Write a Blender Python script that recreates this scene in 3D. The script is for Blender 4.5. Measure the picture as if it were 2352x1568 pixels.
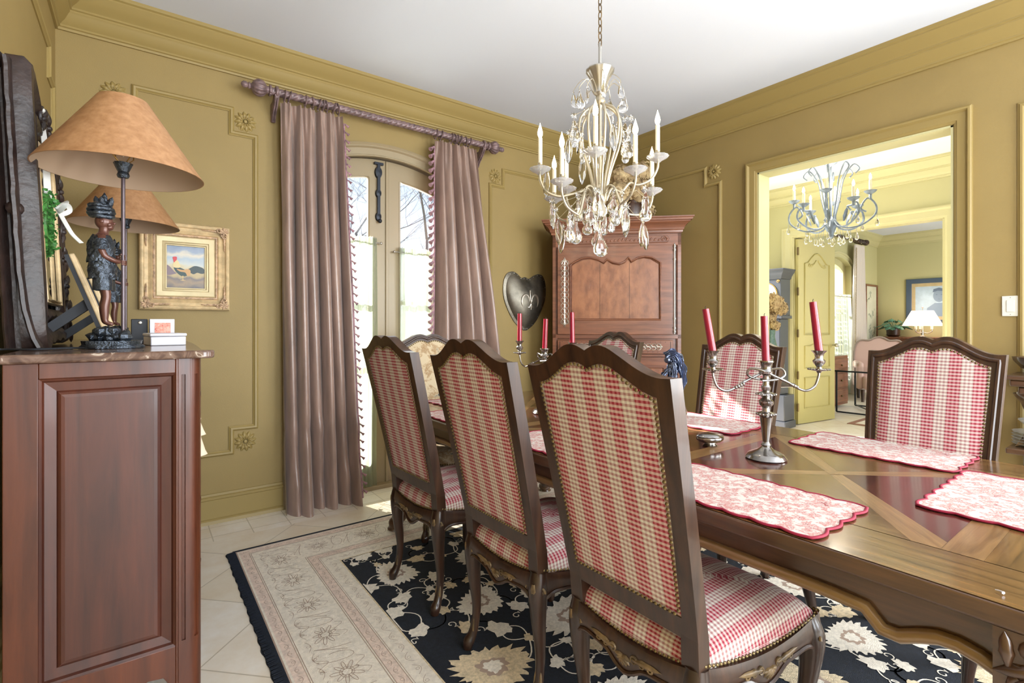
import bpy, bmesh, math, random
from math import sin, cos, pi, radians, sqrt, atan2, exp
from mathutils import Vector, Matrix, Euler
random.seed(7)
for o in list(bpy.data.objects): bpy.data.objects.remove(o)
S = bpy.context.scene
COL = S.collection
V = Vector

# ------------------------------------------------------------ camera
FPX, VH, YAW, EYE = 1150.0, 745.0, radians(36.6), 1.25
cam_data = bpy.data.cameras.new('camera')
cam = bpy.data.objects.new('camera', cam_data); COL.objects.link(cam)
cam.location = (0, 0, EYE); cam.rotation_euler = (radians(90), 0, -YAW)
cam_data.sensor_width = 36; cam_data.lens = FPX/2352*36
cam_data.shift_y = -(784-VH)/2352
cam_data.clip_start = 0.02; cam_data.clip_end = 200
S.camera = cam
# ------------------------------------------------------------ colour management
S.view_settings.view_transform = 'Standard'
try: S.view_settings.look = 'None'
except Exception: pass
S.view_settings.gamma = 1.0; S.view_settings.use_curve_mapping = False
S.view_settings.exposure = 0.58
# ------------------------------------------------------------ world: hazy bright winter sky
W = bpy.data.worlds.new('sky'); S.world = W; W.use_nodes = True
nt = W.node_tree; nt.nodes.clear()
wo = nt.nodes.new('ShaderNodeOutputWorld'); bg = nt.nodes.new('ShaderNodeBackground')
tc = nt.nodes.new('ShaderNodeTexCoord'); sp = nt.nodes.new('ShaderNodeSeparateXYZ'); cr = nt.nodes.new('ShaderNodeValToRGB')
nt.links.new(tc.outputs['Generated'], sp.inputs[0]); nt.links.new(sp.outputs['Z'], cr.inputs[0]); nt.links.new(cr.outputs[0], bg.inputs[0]); nt.links.new(bg.outputs[0], wo.inputs[0])
cr.color_ramp.elements[0].position = 0.0; cr.color_ramp.elements[0].color = (0.93, 0.97, 1.0, 1)
cr.color_ramp.elements[1].position = 0.5; cr.color_ramp.elements[1].color = (0.38, 0.58, 0.95, 1)
bg.inputs[1].default_value = 1.0

def lamp(kind, name, loc, rot=(0,0,0), energy=100, color=(1,1,1), size=1, size_y=None, spread=None, rad=None):
    d = bpy.data.lights.new(name, kind); d.energy = energy; d.color = color
    if kind == 'AREA':
        d.shape = 'RECTANGLE'; d.size = size; d.size_y = size_y or size
        if spread: d.spread = spread
    if kind == 'SUN': d.angle = radians(0.6)
    if kind == 'POINT': d.shadow_soft_size = rad or 0.02
    o = bpy.data.objects.new(name, d); o.location = loc; o.rotation_euler = rot; COL.objects.link(o)
    return o
def aim(o, d): o.rotation_euler = V(d).to_track_quat('-Z', 'Y').to_euler()
sun = lamp('SUN', 'sun', (0, 8, 6), energy=22.0, color=(1, 0.95, 0.88)); aim(sun, (0.30, -0.93, -0.60))
DAY = (0.93, 0.96, 1.0)
# added fill lights at unseen, invented openings of the wall behind the viewer
lamp('AREA', 'fill_light_rear', (0.75, -2.38, 1.55), (radians(90), 0, 0), 106, (.87,.94,1.0), 1.3, 2.3)
lamp('AREA', 'fill_light_rear', (2.85, -2.38, 1.55), (radians(90), 0, 0), 106, (.87,.94,1.0), 1.3, 2.3)
# daylight through the french window
lamp('AREA', 'daylight_french_window', (1.537, 4.5, 1.5), (radians(-90), 0, 0), 40, DAY, 1.6, 2.6)
# added fill lights for room, hall and study; last one is the study window
lamp('AREA', 'fill_light_side', (3.93, -1.2, 1.55), (0, radians(90), 0), 120, (.9,.95,1.0), 2.2, 1.1)  # added to brighten the left wall, no window seen there
lamp('AREA', 'fill_light_hall_left', (5.2, 3.5, 1.6), (radians(-90), 0, 0), 17, (.92,.96,1), 1.6, 2.2)  # added hall fill at an unseen opening
lamp('AREA', 'fill_light_hall_rear', (5.2, -1.4, 1.6), (radians(90), 0, 0), 17, (.92,.96,1), 1.6, 2.2)  # added hall fill from the unseen end
lamp('AREA', 'fill_light_study_rear', (9.2, -0.6, 1.6), (radians(90), 0, 0), 75, (.92,.96,1), 2.2, 2.2)  # added study fill, stands inside the room out of view
lamp('AREA', 'daylight_study_window', (9.75, 4.6, 1.5), (radians(-90), 0, 0), 70, DAY, 1.1, 2.3)

# ------------------------------------------------------------ helpers
def lin(c):
    return tuple(((x/255)/12.92 if x/255 <= .04045 else ((x/255+.055)/1.055)**2.4) for x in c) + (1,)
def ray(u, v):
    a = (u-1176)/FPX; b = (VH-v)/FPX
    return V((sin(YAW)+a*cos(YAW), cos(YAW)-a*sin(YAW), b))
def PY(u, v, Y): r = ray(u, v); return V((0,0,EYE)) + r*(Y/r.y)
def PX(u, v, X): r = ray(u, v); return V((0,0,EYE)) + r*(X/r.x)
def PZ(u, v, Z): r = ray(u, v); return V((0,0,EYE)) + r*((Z-EYE)/r.z)
def PD(u, v, d): return V((0,0,EYE)) + ray(u, v)*d

def new_mat(name):
    m = bpy.data.materials.new(name); m.use_nodes = True
    return m, m.node_tree, m.node_tree.nodes['Principled BSDF']
def mat(name, c, rough=.5, metal=0, var=0, vscale=8, bump=0, bscale=60, coat=0, stretch=None, c2=None, spec=None, sheen=0):
    m, t, b = new_mat(name)
    b.inputs['Base Color'].default_value = lin(c); b.inputs['Roughness'].default_value = rough; b.inputs['Metallic'].default_value = metal
    if coat: b.inputs['Coat Weight'].default_value = coat; b.inputs['Coat Roughness'].default_value = .12
    if spec is not None: b.inputs['Specular IOR Level'].default_value = spec
    if sheen: b.inputs['Sheen Weight'].default_value = sheen
    tc = t.nodes.new('ShaderNodeTexCoord'); mp = t.nodes.new('ShaderNodeMapping'); t.links.new(tc.outputs['Object'], mp.inputs[0])
    if stretch: mp.inputs['Scale'].default_value = stretch
    if var or c2:
        n = t.nodes.new('ShaderNodeTexNoise'); n.inputs['Scale'].default_value = vscale; n.inputs['Detail'].default_value = 5; n.inputs['Roughness'].default_value = .6
        t.links.new(mp.outputs[0], n.inputs['Vector'])
        r = t.nodes.new('ShaderNodeValToRGB'); t.links.new(n.outputs['Fac'], r.inputs[0])
        r.color_ramp.elements[0].position = .3; r.color_ramp.elements[1].position = .7
        if c2: a, d = lin(c), lin(c2)
        else:
            a = lin([max(0, x*(1-var)) for x in c]); d = lin([min(255, x*(1+var)) for x in c])
        r.color_ramp.elements[0].color = a; r.color_ramp.elements[1].color = d
        t.links.new(r.outputs[0], b.inputs['Base Color'])
    if bump:
        n2 = t.nodes.new('ShaderNodeTexNoise'); n2.inputs['Scale'].default_value = bscale; n2.inputs['Detail'].default_value = 4
        t.links.new(mp.outputs[0], n2.inputs['Vector'])
        bp = t.nodes.new('ShaderNodeBump'); bp.inputs['Strength'].default_value = bump; bp.inputs['Distance'].default_value = .01
        t.links.new(n2.outputs['Fac'], bp.inputs['Height']); t.links.new(bp.outputs[0], b.inputs['Normal'])
    return m
def wood(name, c1, c2, rough=.35, grain='X', coat=.0, scale=1.0, uv=False, bump=.05):
    m, t, b = new_mat(name)
    tc = t.nodes.new('ShaderNodeTexCoord'); mp = t.nodes.new('ShaderNodeMapping'); t.links.new(tc.outputs['UV' if uv else 'Object'], mp.inputs[0])
    s = {'X': (1.2, 14, 14), 'Y': (14, 1.2, 14), 'Z': (14, 14, 1.2)}[grain]
    mp.inputs['Scale'].default_value = tuple(x*scale for x in s)
    n = t.nodes.new('ShaderNodeTexNoise'); n.inputs['Scale'].default_value = 2.2; n.inputs['Detail'].default_value = 8; n.inputs['Roughness'].default_value = .62; n.inputs['Distortion'].default_value = .5
    t.links.new(mp.outputs[0], n.inputs['Vector'])
    r = t.nodes.new('ShaderNodeValToRGB'); t.links.new(n.outputs['Fac'], r.inputs[0])
    r.color_ramp.elements[0].position = .32; r.color_ramp.elements[1].position = .7
    r.color_ramp.elements[0].color = lin(c1); r.color_ramp.elements[1].color = lin(c2)
    n3 = t.nodes.new('ShaderNodeTexNoise'); n3.inputs['Scale'].default_value = 3.0; n3.inputs['Detail'].default_value = 2
    t.links.new(tc.outputs['UV' if uv else 'Object'], n3.inputs['Vector'])
    mx = t.nodes.new('ShaderNodeMix'); mx.data_type = 'RGBA'; mx.blend_type = 'MULTIPLY'; mx.inputs['Factor'].default_value = .35
    t.links.new(r.outputs[0], mx.inputs['A']); t.links.new(n3.outputs['Fac'], mx.inputs['B'])
    t.links.new(mx.outputs['Result'], b.inputs['Base Color'])
    b.inputs['Roughness'].default_value = rough
    if coat: b.inputs['Coat Weight'].default_value = coat; b.inputs['Coat Roughness'].default_value = .1
    if bump:
        bp = t.nodes.new('ShaderNodeBump'); bp.inputs['Strength'].default_value = bump; bp.inputs['Distance'].default_value = .01
        t.links.new(n.outputs['Fac'], bp.inputs['Height']); t.links.new(bp.outputs[0], b.inputs['Normal'])
    return m
def glassy(name, c=(255,255,255), rough=0, ior=1.5):
    m, t, b = new_mat(name)
    b.inputs['Base Color'].default_value = lin(c); b.inputs['Transmission Weight'].default_value = 1; b.inputs['Roughness'].default_value = rough; b.inputs['IOR'].default_value = ior
    return m
def pane_mat(name):
    m, t, b = new_mat(name); t.nodes.remove(b)
    out = t.nodes['Material Output']; tr = t.nodes.new('ShaderNodeBsdfTransparent'); gl = t.nodes.new('ShaderNodeBsdfGlossy'); gl.inputs['Roughness'].default_value = .02
    lw = t.nodes.new('ShaderNodeLayerWeight'); lw.inputs[0].default_value = .5; pw = t.nodes.new('ShaderNodeMath'); pw.operation = 'POWER'; pw.inputs[1].default_value = 4; t.links.new(lw.outputs['Facing'], pw.inputs[0])
    fr = t.nodes.new('ShaderNodeMath'); fr.operation = 'MULTIPLY_ADD'; fr.inputs[1].default_value = .45; fr.inputs[2].default_value = .035; t.links.new(pw.outputs[0], fr.inputs[0]); mx = t.nodes.new('ShaderNodeMixShader')
    t.links.new(fr.outputs[0], mx.inputs[0]); t.links.new(tr.outputs[0], mx.inputs[1]); t.links.new(gl.outputs[0], mx.inputs[2]); t.links.new(mx.outputs[0], out.inputs[0])
    return m
def sheer_mat(name, c, alpha=.5):
    m, t, b = new_mat(name); t.nodes.remove(b)
    out = t.nodes['Material Output']; tr = t.nodes.new('ShaderNodeBsdfTransparent'); tl = t.nodes.new('ShaderNodeBsdfTranslucent'); df = t.nodes.new('ShaderNodeBsdfDiffuse')
    tl.inputs[0].default_value = lin(c); df.inputs[0].default_value = lin(c)
    m1 = t.nodes.new('ShaderNodeMixShader'); m2 = t.nodes.new('ShaderNodeMixShader'); m1.inputs[0].default_value = .4
    t.links.new(tl.outputs[0], m1.inputs[1]); t.links.new(df.outputs[0], m1.inputs[2])
    tc = t.nodes.new('ShaderNodeTexCoord'); mp = t.nodes.new('ShaderNodeMapping'); t.links.new(tc.outputs['UV'], mp.inputs[0]); mp.inputs['Scale'].default_value = (90, 1.2, 1)
    n = t.nodes.new('ShaderNodeTexNoise'); n.inputs['Scale'].default_value = 1; t.links.new(mp.outputs[0], n.inputs['Vector'])
    mr = t.nodes.new('ShaderNodeMapRange'); t.links.new(n.outputs['Fac'], mr.inputs['Value']); mr.inputs['From Min'].default_value = .3; mr.inputs['From Max'].default_value = .7; mr.inputs['To Min'].default_value = alpha-.22; mr.inputs['To Max'].default_value = alpha+.25
    t.links.new(mr.outputs[0], m2.inputs[0]); t.links.new(tr.outputs[0], m2.inputs[1]); t.links.new(m1.outputs[0], m2.inputs[2]); t.links.new(m2.outputs[0], out.inputs[0])
    return m
def emit(name, c, s):
    m, t, b = new_mat(name)
    b.inputs['Base Color'].default_value = lin(c); b.inputs['Emission Color'].default_value = lin(c); b.inputs['Emission Strength'].default_value = s
    return m

class MB:
    """collects geometry for ONE mesh object"""
    def __init__(s): s.v=[]; s.f=[]; s.m=[]; s.uv={}
    def add(s, verts, faces, mi=0, uvs=None):
        b = len(s.v); s.v.extend([tuple(p) for p in verts])
        for k, f in enumerate(faces):
            if uvs is not None: s.uv[len(s.f)] = [uvs[i] for i in f]
            s.f.append([i+b for i in f]); s.m.append(mi)
    def box(s, lo, hi, mi=0, M=None):
        x0,y0,z0 = lo; x1,y1,z1 = hi
        vs = [V(p) for p in ((x0,y0,z0),(x1,y0,z0),(x1,y1,z0),(x0,y1,z0),(x0,y0,z1),(x1,y0,z1),(x1,y1,z1),(x0,y1,z1))]
        if M: vs = [M @ p for p in vs]
        s.add(vs, [(0,3,2,1),(4,5,6,7),(0,1,5,4),(1,2,6,5),(2,3,7,6),(3,0,4,7)], mi)
    def lathe(s, prof, c=(0,0,0), n=20, mi=0, M=None, scale=(1,1,1), lobes=0, lamp_=0.0):
        vs=[]; fs=[]
        for r, z in prof:
            for k in range(n):
                a = 2*pi*k/n; rr = r*(1+lamp_*cos(lobes*a)) if lobes else r
                vs.append(V((rr*cos(a)*scale[0], rr*sin(a)*scale[1], z*scale[2])))
        for i in range(len(prof)-1):
            for k in range(n):
                k2=(k+1)%n; fs.append((i*n+k, i*n+k2, (i+1)*n+k2, (i+1)*n+k))
        if prof[0][0] > 1e-5: fs.append(tuple(range(n-1,-1,-1)))
        if prof[-1][0] > 1e-5: b=(len(prof)-1)*n; fs.append(tuple(b+k for k in range(n)))
        if M: vs=[M@p for p in vs]
        cc=V(c); s.add([p+cc for p in vs], fs, mi)
    def tube(s, pts, r, n=8, closed=False, mi=0, flat=1.0, up=None, caps=True, twist=0):
        pts=[V(p) for p in pts]; N=len(pts)
        rs = r if isinstance(r,(list,tuple)) else [r]*N
        vs=[]; prev=None
        for i,p in enumerate(pts):
            if closed: t=(pts[(i+1)%N]-pts[i-1])
            else: t = pts[min(i+1,N-1)]-pts[max(i-1,0)]
            if t.length<1e-9: t=V((0,0,1))
            t.normalize()
            if up is not None:
                a = V(up).cross(t)
                if a.length<1e-4: a=t.orthogonal()
            elif prev is None: a = t.orthogonal()
            else: a = prev - t*prev.dot(t)
            if a.length<1e-6: a=t.orthogonal()
            a.normalize(); prev=a; b=t.cross(a)
            for k in range(n):
                an=2*pi*k/n+twist*i + (pi/4 if n==4 else 0)
                vs.append(p+(a*cos(an)+b*sin(an)*flat)*rs[i])
        fs=[]
        for i in range(N if closed else N-1):
            j=(i+1)%N
            for k in range(n):
                k2=(k+1)%n; fs.append((i*n+k,i*n+k2,j*n+k2,j*n+k))
        if not closed and caps:
            fs.append(tuple(range(n-1,-1,-1))); fs.append(tuple((N-1)*n+k for k in range(n)))
        s.add(vs,fs,mi)
    def prism(s, poly, f0, f1, mi=0):
        """poly: 2d pts; f0/f1 map 2d->3d for both caps"""
        n=len(poly); a=[V(f0(*p)) for p in poly]; b=[V(f1(*p)) for p in poly]
        fs=[tuple(range(n-1,-1,-1)), tuple(n+i for i in range(n))]+[(i,(i+1)%n,n+(i+1)%n,n+i) for i in range(n)]
        s.add(a+b,fs,mi)
    def ring(s, outer, inner, f0, f1, mi=0):
        n=len(outer); vs=[V(f0(*p)) for p in outer]+[V(f0(*p)) for p in inner]+[V(f1(*p)) for p in outer]+[V(f1(*p)) for p in inner]
        fs=[]
        for i in range(n):
            j=(i+1)%n
            fs += [(i,n+i,n+j,j),(2*n+i,2*n+j,3*n+j,3*n+i),(i,j,2*n+j,2*n+i),(n+i,3*n+i,3*n+j,n+j)]
        s.add(vs,fs,mi)
    def grid(s, fn, nu, nv, mi=0, uvf=None, closed_u=False):
        vs=[];uv=[];fs=[]
        for i in range(nu+1):
            for j in range(nv+1):
                vs.append(V(fn(i/nu,j/nv))); uv.append(uvf(i/nu,j/nv) if uvf else (i/nu,j/nv))
        for i in range(nu):
            for j in range(nv):
                a=i*(nv+1)+j; fs.append((a,a+nv+1,a+nv+2,a+1))
        s.add(vs,fs,mi,uv)
    def blob(s, c, r, sx=1, sy=1, sz=1, n=10, m=7, mi=0, M=None, rough=0, seed=0):
        rnd=random.Random(seed); vs=[];fs=[]
        for i in range(m+1):
            th=pi*i/m
            for k in range(n):
                a=2*pi*k/n; q=r*(1+ (rnd.uniform(-rough,rough) if rough else 0))
                p=V((q*sin(th)*cos(a)*sx,q*sin(th)*sin(a)*sy,q*cos(th)*sz))
                vs.append((M@p if M else p)+V(c))
        for i in range(m):
            for k in range(n):
                k2=(k+1)%n; fs.append((i*n+k,(i+1)*n+k,(i+1)*n+k2,i*n+k2))
        s.add(vs,fs,mi)
    def dome(s, c, r, nrm, n=6, mi=0, h=.7):
        nrm=V(nrm).normalized(); a=nrm.orthogonal().normalized(); b=nrm.cross(a); c=V(c)
        vs=[c+(a*cos(2*pi*k/n)+b*sin(2*pi*k/n))*r for k in range(n)]+[c+(a*cos(2*pi*k/n)+b*sin(2*pi*k/n))*r*.7+nrm*r*h*.7 for k in range(n)]+[c+nrm*r*h]
        fs=[(k,(k+1)%n,n+(k+1)%n,n+k) for k in range(n)]+[(n+k,n+(k+1)%n,2*n) for k in range(n)]
        s.add(vs,fs,mi)
    def leaf(s, p0, p1, w, nrm, h=.006, mi=0, curl=0.0, tip=None):
        p0=V(p0);p1=V(p1);d=p1-p0;L=d.length;d.normalize();nrm=V(nrm).normalized();sd=nrm.cross(d)
        def f(u,v):
            t=v; ww=w*(sin(pi*min(1,t*.92+.08))**.8)*(1-.25*abs(sin(t*9))); x=(u-.5)*2
            hh=h*(1-x*x)*sin(pi*min(1,.15+t*.85))*(.75+.5*abs(x)) 
            return p0+d*(L*t)+sd*(x*ww/2)+nrm*(hh+curl*t*t)
        s.grid(f,6,8,mi)
    def scroll(s, c, ax, ay, r0, turns, th, start=0, mi=0, flat=1, n=6, k=.25):
        ax=V(ax);ay=V(ay);c=V(c);N=int(10*turns)+4;pts=[];rs=[]
        for i in range(N):
            t=i/(N-1);a=start+turns*2*pi*t;r=r0*(1-(1-k)*t)
            pts.append(c+ax*(r*cos(a))+ay*(r*sin(a)));rs.append(th*(1-.55*t))
        s.tube(pts,rs,n=n,mi=mi,flat=flat)
    def build(s, name, mats, parent=None, smooth=35, loc=None, rot=None, bevel=0, bseg=2, subd=0, fix=True):
        me=bpy.data.meshes.new(name); me.from_pydata(s.v,[],s.f)
        mats=mats if isinstance(mats,(list,tuple)) else [mats]
        for m in mats: me.materials.append(m)
        me.polygons.foreach_set('material_index', s.m)
        if s.uv:
            ul=me.uv_layers.new(name='UVMap')
            for fi,uvs in s.uv.items():
                p=me.polygons[fi]
                for li,uvv in zip(p.loop_indices,uvs): ul.data[li].uv=uvv
        if fix:
            bm=bmesh.new(); bm.from_mesh(me); bmesh.ops.recalc_face_normals(bm, faces=bm.faces); bm.to_mesh(me); bm.free()
        if smooth:
            me.polygons.foreach_set('use_smooth',[True]*len(me.polygons))
            try: me.set_sharp_from_angle(angle=radians(smooth))
            except Exception: pass
        me.update()
        o=bpy.data.objects.new(name,me); COL.objects.link(o)
        if parent: o.parent=parent
        if loc is not None: o.location=loc
        if rot is not None: o.rotation_euler=rot
        if bevel:
            b=o.modifiers.new('bevel','BEVEL'); b.width=bevel; b.segments=bseg; b.limit_method='ANGLE'; b.angle_limit=radians(40)
        if subd:
            q=o.modifiers.new('sub','SUBSURF'); q.levels=subd; q.render_levels=subd
        return o
def tag(o, label=None, cat=None, group=None, kind=None):
    if label: o['label']=label
    if cat: o['category']=cat
    if group: o['group']=group
    if kind: o['kind']=kind
    return o
def thing(name, label, cat, loc=(0,0,0), rz=0, group=None, rot=None):
    o=bpy.data.objects.new(name,None); COL.objects.link(o); o.empty_display_size=.1
    o.location=loc; o.rotation_euler=rot or (0,0,rz)
    return tag(o,label,cat,group)
def kids(o): return [c for c in bpy.data.objects if c.parent==o]
def copy_tree(o, parent=None):
    c=o.copy(); COL.objects.link(c); c.parent=parent
    for ch in kids(o): copy_tree(ch,c)
    return c
def struct(mb, name, m, **k):
    o=mb.build(name,m,**k); o['kind']='structure'; return o
def interp(pts, x):
    if x<=pts[0][0]: return pts[0][1]
    for i in range(len(pts)-1):
        if x<=pts[i+1][0]:
            x0,y0=pts[i];x1,y1=pts[i+1];t=(x-x0)/(x1-x0)
            m0=(pts[i+1][1]-pts[i-1][1])/(pts[i+1][0]-pts[i-1][0]) if i>0 else 0
            m1=(pts[i+2][1]-y0)/(pts[i+2][0]-x0) if i+2<len(pts) else 0
            h=x1-x0;t2=t*t;t3=t2*t
            return (2*t3-3*t2+1)*y0+(t3-2*t2+t)*h*m0+(-2*t3+3*t2)*y1+(t3-t2)*h*m1
    return pts[-1][1]
def smooth_path(P, n=6, closed=False):
    P=[V(p) for p in P];out=[];N=len(P)
    for i in range(N if closed else N-1):
        p0=P[i-1] if (i>0 or closed) else P[0]; p1=P[i]; p2=P[(i+1)%N]; p3=P[(i+2)%N] if (i+2<N or closed) else P[-1]
        for k in range(n):
            t=k/n; out.append(.5*((2*p1)+(p2-p0)*t+(2*p0-5*p1+4*p2-p3)*t*t+(3*p1-p0-3*p2+p3)*t**3))
    if not closed: out.append(P[-1])
    return out
def sweep(mb, path, prof, up, closed=False, side=1, mi=0):
    """mitred sweep. prof: (a,b) a=outward along side normal, b=along up."""
    P=[V(p) for p in path];N=len(P);up=V(up);vs=[];n=len(prof)
    for i in range(N):
        d0=(P[i]-P[i-1]).normalized() if (i>0 or closed) else (P[1]-P[0]).normalized()
        d1=(P[(i+1)%N]-P[i]).normalized() if (i<N-1 or closed) else d0
        n0=d0.cross(up)*side;n1=d1.cross(up)*side;m=(n0+n1)
        if m.length<1e-6:m=n0
        m.normalize();k=1/max(.2,m.dot(n0))
        for a,b in prof: vs.append(P[i]+m*(a*k)+up*b)
    fs=[]
    for i in range(N if closed else N-1):
        j=(i+1)%N
        for k in range(n-1): fs.append((i*n+k,i*n+k+1,j*n+k+1,j*n+k))
    mb.add(vs,fs,mi)
def strip(mb, a, b, up, prof, side=1, mi=0): sweep(mb,[a,b],prof,up,side=side,mi=mi)
# ------------------------------------------------------------ materials
WALL=mat('olive_gold_paint',(144,122,72),.6,var=.02,vscale=3,bump=.12,bscale=260)
TRIM=mat('olive_gold_gloss_paint',(148,127,76),.42,spec=.35)
WINPAINT=mat('taupe_gold_paint',(146,130,100),.35)
PALEW=mat('pale_gold_paint',(190,184,136),.6)
PALET=mat('pale_gold_gloss_paint',(194,187,140),.45)
DOORP=mat('door_gold_paint',(176,165,104),.5)
CEIL=mat('white_ceiling_paint',(216,221,232),.8)
DARKW=wood('dark_chair_wood',(42,24,15),(80,52,34),.36,'Z',coat=.15)
LEGW=wood('dark_walnut',(32,18,13),(66,42,29),.3,'Z',coat=.3)
ARMW=wood('cherry_armoire_wood',(102,58,38),(150,94,64),.38,'X',coat=.3)
ARMP=mat('burl_panel_wood',(108,62,40),.34,c2=(158,102,68),vscale=9,coat=.5,bump=.1,bscale=18,stretch=(1.5,1,.8))
CHESTW=wood('reddish_chest_wood',(64,28,13),(100,49,25),.4,'Z',coat=.12,scale=.6)
CHESTP=wood('chest_panel_wood',(54,23,14),(90,43,26),.45,'Z',coat=.12,scale=.5)
TABW=wood('table_border_wood',(58,38,20),(136,98,56),.2,'X',coat=.5,uv=True,bump=.06,scale=1.6)
TABR=wood('table_reddish_inlay',(64,28,24),(100,50,38),.14,'X',coat=.6,uv=True,bump=.02)
TABL=wood('table_light_oak_inlay',(108,76,42),(156,118,74),.28,'X',coat=.4,uv=True,scale=2.2,bump=.06)
TABD=wood('table_apron_wood',(62,40,26),(100,70,46),.3,'Y',coat=.4)
GILTW=mat('worn_gilt_wood',(96,78,52),.4,metal=.15,var=.35,vscale=30)
BRASSN=mat('aged_brass_nailheads',(120,104,72),.35,metal=.85)
SILVER=mat('tarnished_silver',(150,146,142),.18,metal=1,var=.15,vscale=20)
BSILVER=mat('bright_silver',(205,205,208),.15,metal=1)
PEWTER=mat('filigree_pewter',(190,180,165),.35,metal=.8)
CHAMP=mat('champagne_metal',(188,178,156),.32,metal=.7)
NICKEL=mat('brushed_nickel',(190,186,178),.3,metal=.9)
IRONB=mat('blue_grey_iron',(128,140,156),.45,metal=.3,var=.15,vscale=25)
BLACKI=mat('black_iron',(40,44,52),.4,metal=.6)
BRONZE=mat('dark_bronze',(66,72,80),.27,metal=.75,var=.3,vscale=60,bump=.5,bscale=150)
SKINB=mat('brown_bronze_skin',(92,58,48),.28,metal=.2)
CRYS=glassy('cut_crystal')
BOBG=mat('clear_pressed_glass',(236,236,236),.12); _b=BOBG.node_tree.nodes['Principled BSDF']; _b.inputs['Transmission Weight'].default_value=.75; _b.inputs['IOR'].default_value=1.25
GLASSB=pane_mat('window_glass')
CANDW=mat('ivory_candle_sleeve',(240,232,208),.5)
FLAME=emit('lit_flame_bulb',(255,236,200),14)
CREDM=mat('crimson_wax',(132,4,38),.28,coat=.3); CREDM.node_tree.nodes['Principled BSDF'].inputs['Subsurface Weight'].default_value=.1
WICK=mat('wick',(40,30,26),.8)
CREAM=mat('ivory_plastic',(212,208,196),.4)
SILK=mat('mauve_brown_silk',(142,117,105),.3,var=.12,vscale=3,bump=.05,bscale=120,stretch=(6,6,1),sheen=.25,spec=.7)
TASSEL=mat('mauve_tassel_fringe',(142,108,116),.8,var=.25,vscale=30)
ROD=mat('antique_bronze_purple_wood',(112,92,92),.38,metal=.15,var=.25,vscale=30)
SHEER=sheer_mat('sheer_linen',(168,176,152),.74)
SHEER2=sheer_mat('sheer_white',(176,180,166),.74)
PARCH=mat('parchment_shade',(144,102,66),.5,c2=(172,130,92),vscale=42)
PARCHIN=mat('shade_lining',(176,150,126),.55)
GOLDL=mat('gold_leaf',(204,178,136),.42,metal=.1,var=.12,vscale=20)
GOLDP=mat('pale_gold_liner',(192,174,134),.45,metal=.25,var=.06)
GOLDD=mat('rose_gold_carving',(186,156,126),.5,metal=.25,var=.2,vscale=40,bump=.6,bscale=90)
MIRW=mat('dark_carved_wood',(40,28,24),.42,var=.3,vscale=14,bump=.25,bscale=50)
MIRG=new_mat('mirror_glass'); MIRG[2].inputs['Metallic'].default_value=1; MIRG[2].inputs['Roughness'].default_value=.02; MIRG[2].inputs['Base Color'].default_value=(.85,.85,.85,1); MIRG=MIRG[0]
BLACKP=mat('black_easel_board',(30,32,38),.6)
SHIELDM=mat('dark_pewter_shield',(112,106,94),.4,metal=.75,var=.25,vscale=7)
SHIELDR=mat('dark_shield_rim',(62,60,60),.4,metal=.8)
GREENL=mat('boxwood_green',(62,118,52),.5,var=.35,vscale=60)
RIBB=mat('white_satin_ribbon',(236,236,232),.35)
DRYF=mat('dried_hydrangea',(206,180,130),.9,c2=(150,120,80),vscale=25)
DRYG=mat('dried_greenish_flowers',(196,174,130),.9,c2=(140,112,78),vscale=20)
WHITEP=mat('white_lacquer',(202,200,206),.35)
TEALP=mat('teal_pot',(44,70,74),.35)
LEAFM=mat('blue_green_leaf',(84,132,110),.5,var=.3,vscale=30)
BARK=mat('grey_bark',(96,92,96),.9)
GRASS=mat('winter_lawn',(150,150,120),.95)
CLOCKW=mat('black_clock_case',(52,56,66),.35,coat=.3)
GOLDT=mat('gold_detail',(190,150,80),.35,metal=.7)
PINKL=mat('pinkish_leather',(202,170,160),.45)
SHADEL=emit('glowing_lampshade',(255,226,206),1.6)
TABGL=pane_mat('glass_table_top')
PLATE=mat('silver_white_plate',(214,218,220),.2,metal=.3)
PAPERW=mat('map_paper',(214,212,190),.7,c2=(196,196,172),vscale=5)
BLUEG=mat('blue_grey_paper',(170,190,204),.6,var=.05)
BLUEGD=mat('grey_pencil',(128,146,164),.7)
GREYF=mat('dark_blue_grey_frame',(70,86,104),.45)

def marble():
    m,t,b=new_mat('brown_marble'); b.inputs['Roughness'].default_value=.14
    tc=t.nodes.new('ShaderNodeTexCoord'); n=t.nodes.new('ShaderNodeTexNoise'); n.inputs['Scale'].default_value=20; n.inputs['Detail'].default_value=9; n.inputs['Distortion'].default_value=1.8
    t.links.new(tc.outputs['Object'],n.inputs['Vector']); r=t.nodes.new('ShaderNodeValToRGB'); t.links.new(n.outputs['Fac'],r.inputs[0])
    e=r.color_ramp.elements; e[0].position=.3;e[0].color=lin((70,52,46));e[1].position=.62;e[1].color=lin((118,96,84))
    x=e.new(.5);x.color=lin((94,72,62)); x=e.new(.66);x.color=lin((180,166,152)); x=e.new(.7);x.color=lin((110,88,76))
    t.links.new(r.outputs[0],b.inputs['Base Color']); return m
MARBLE=marble()

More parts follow.
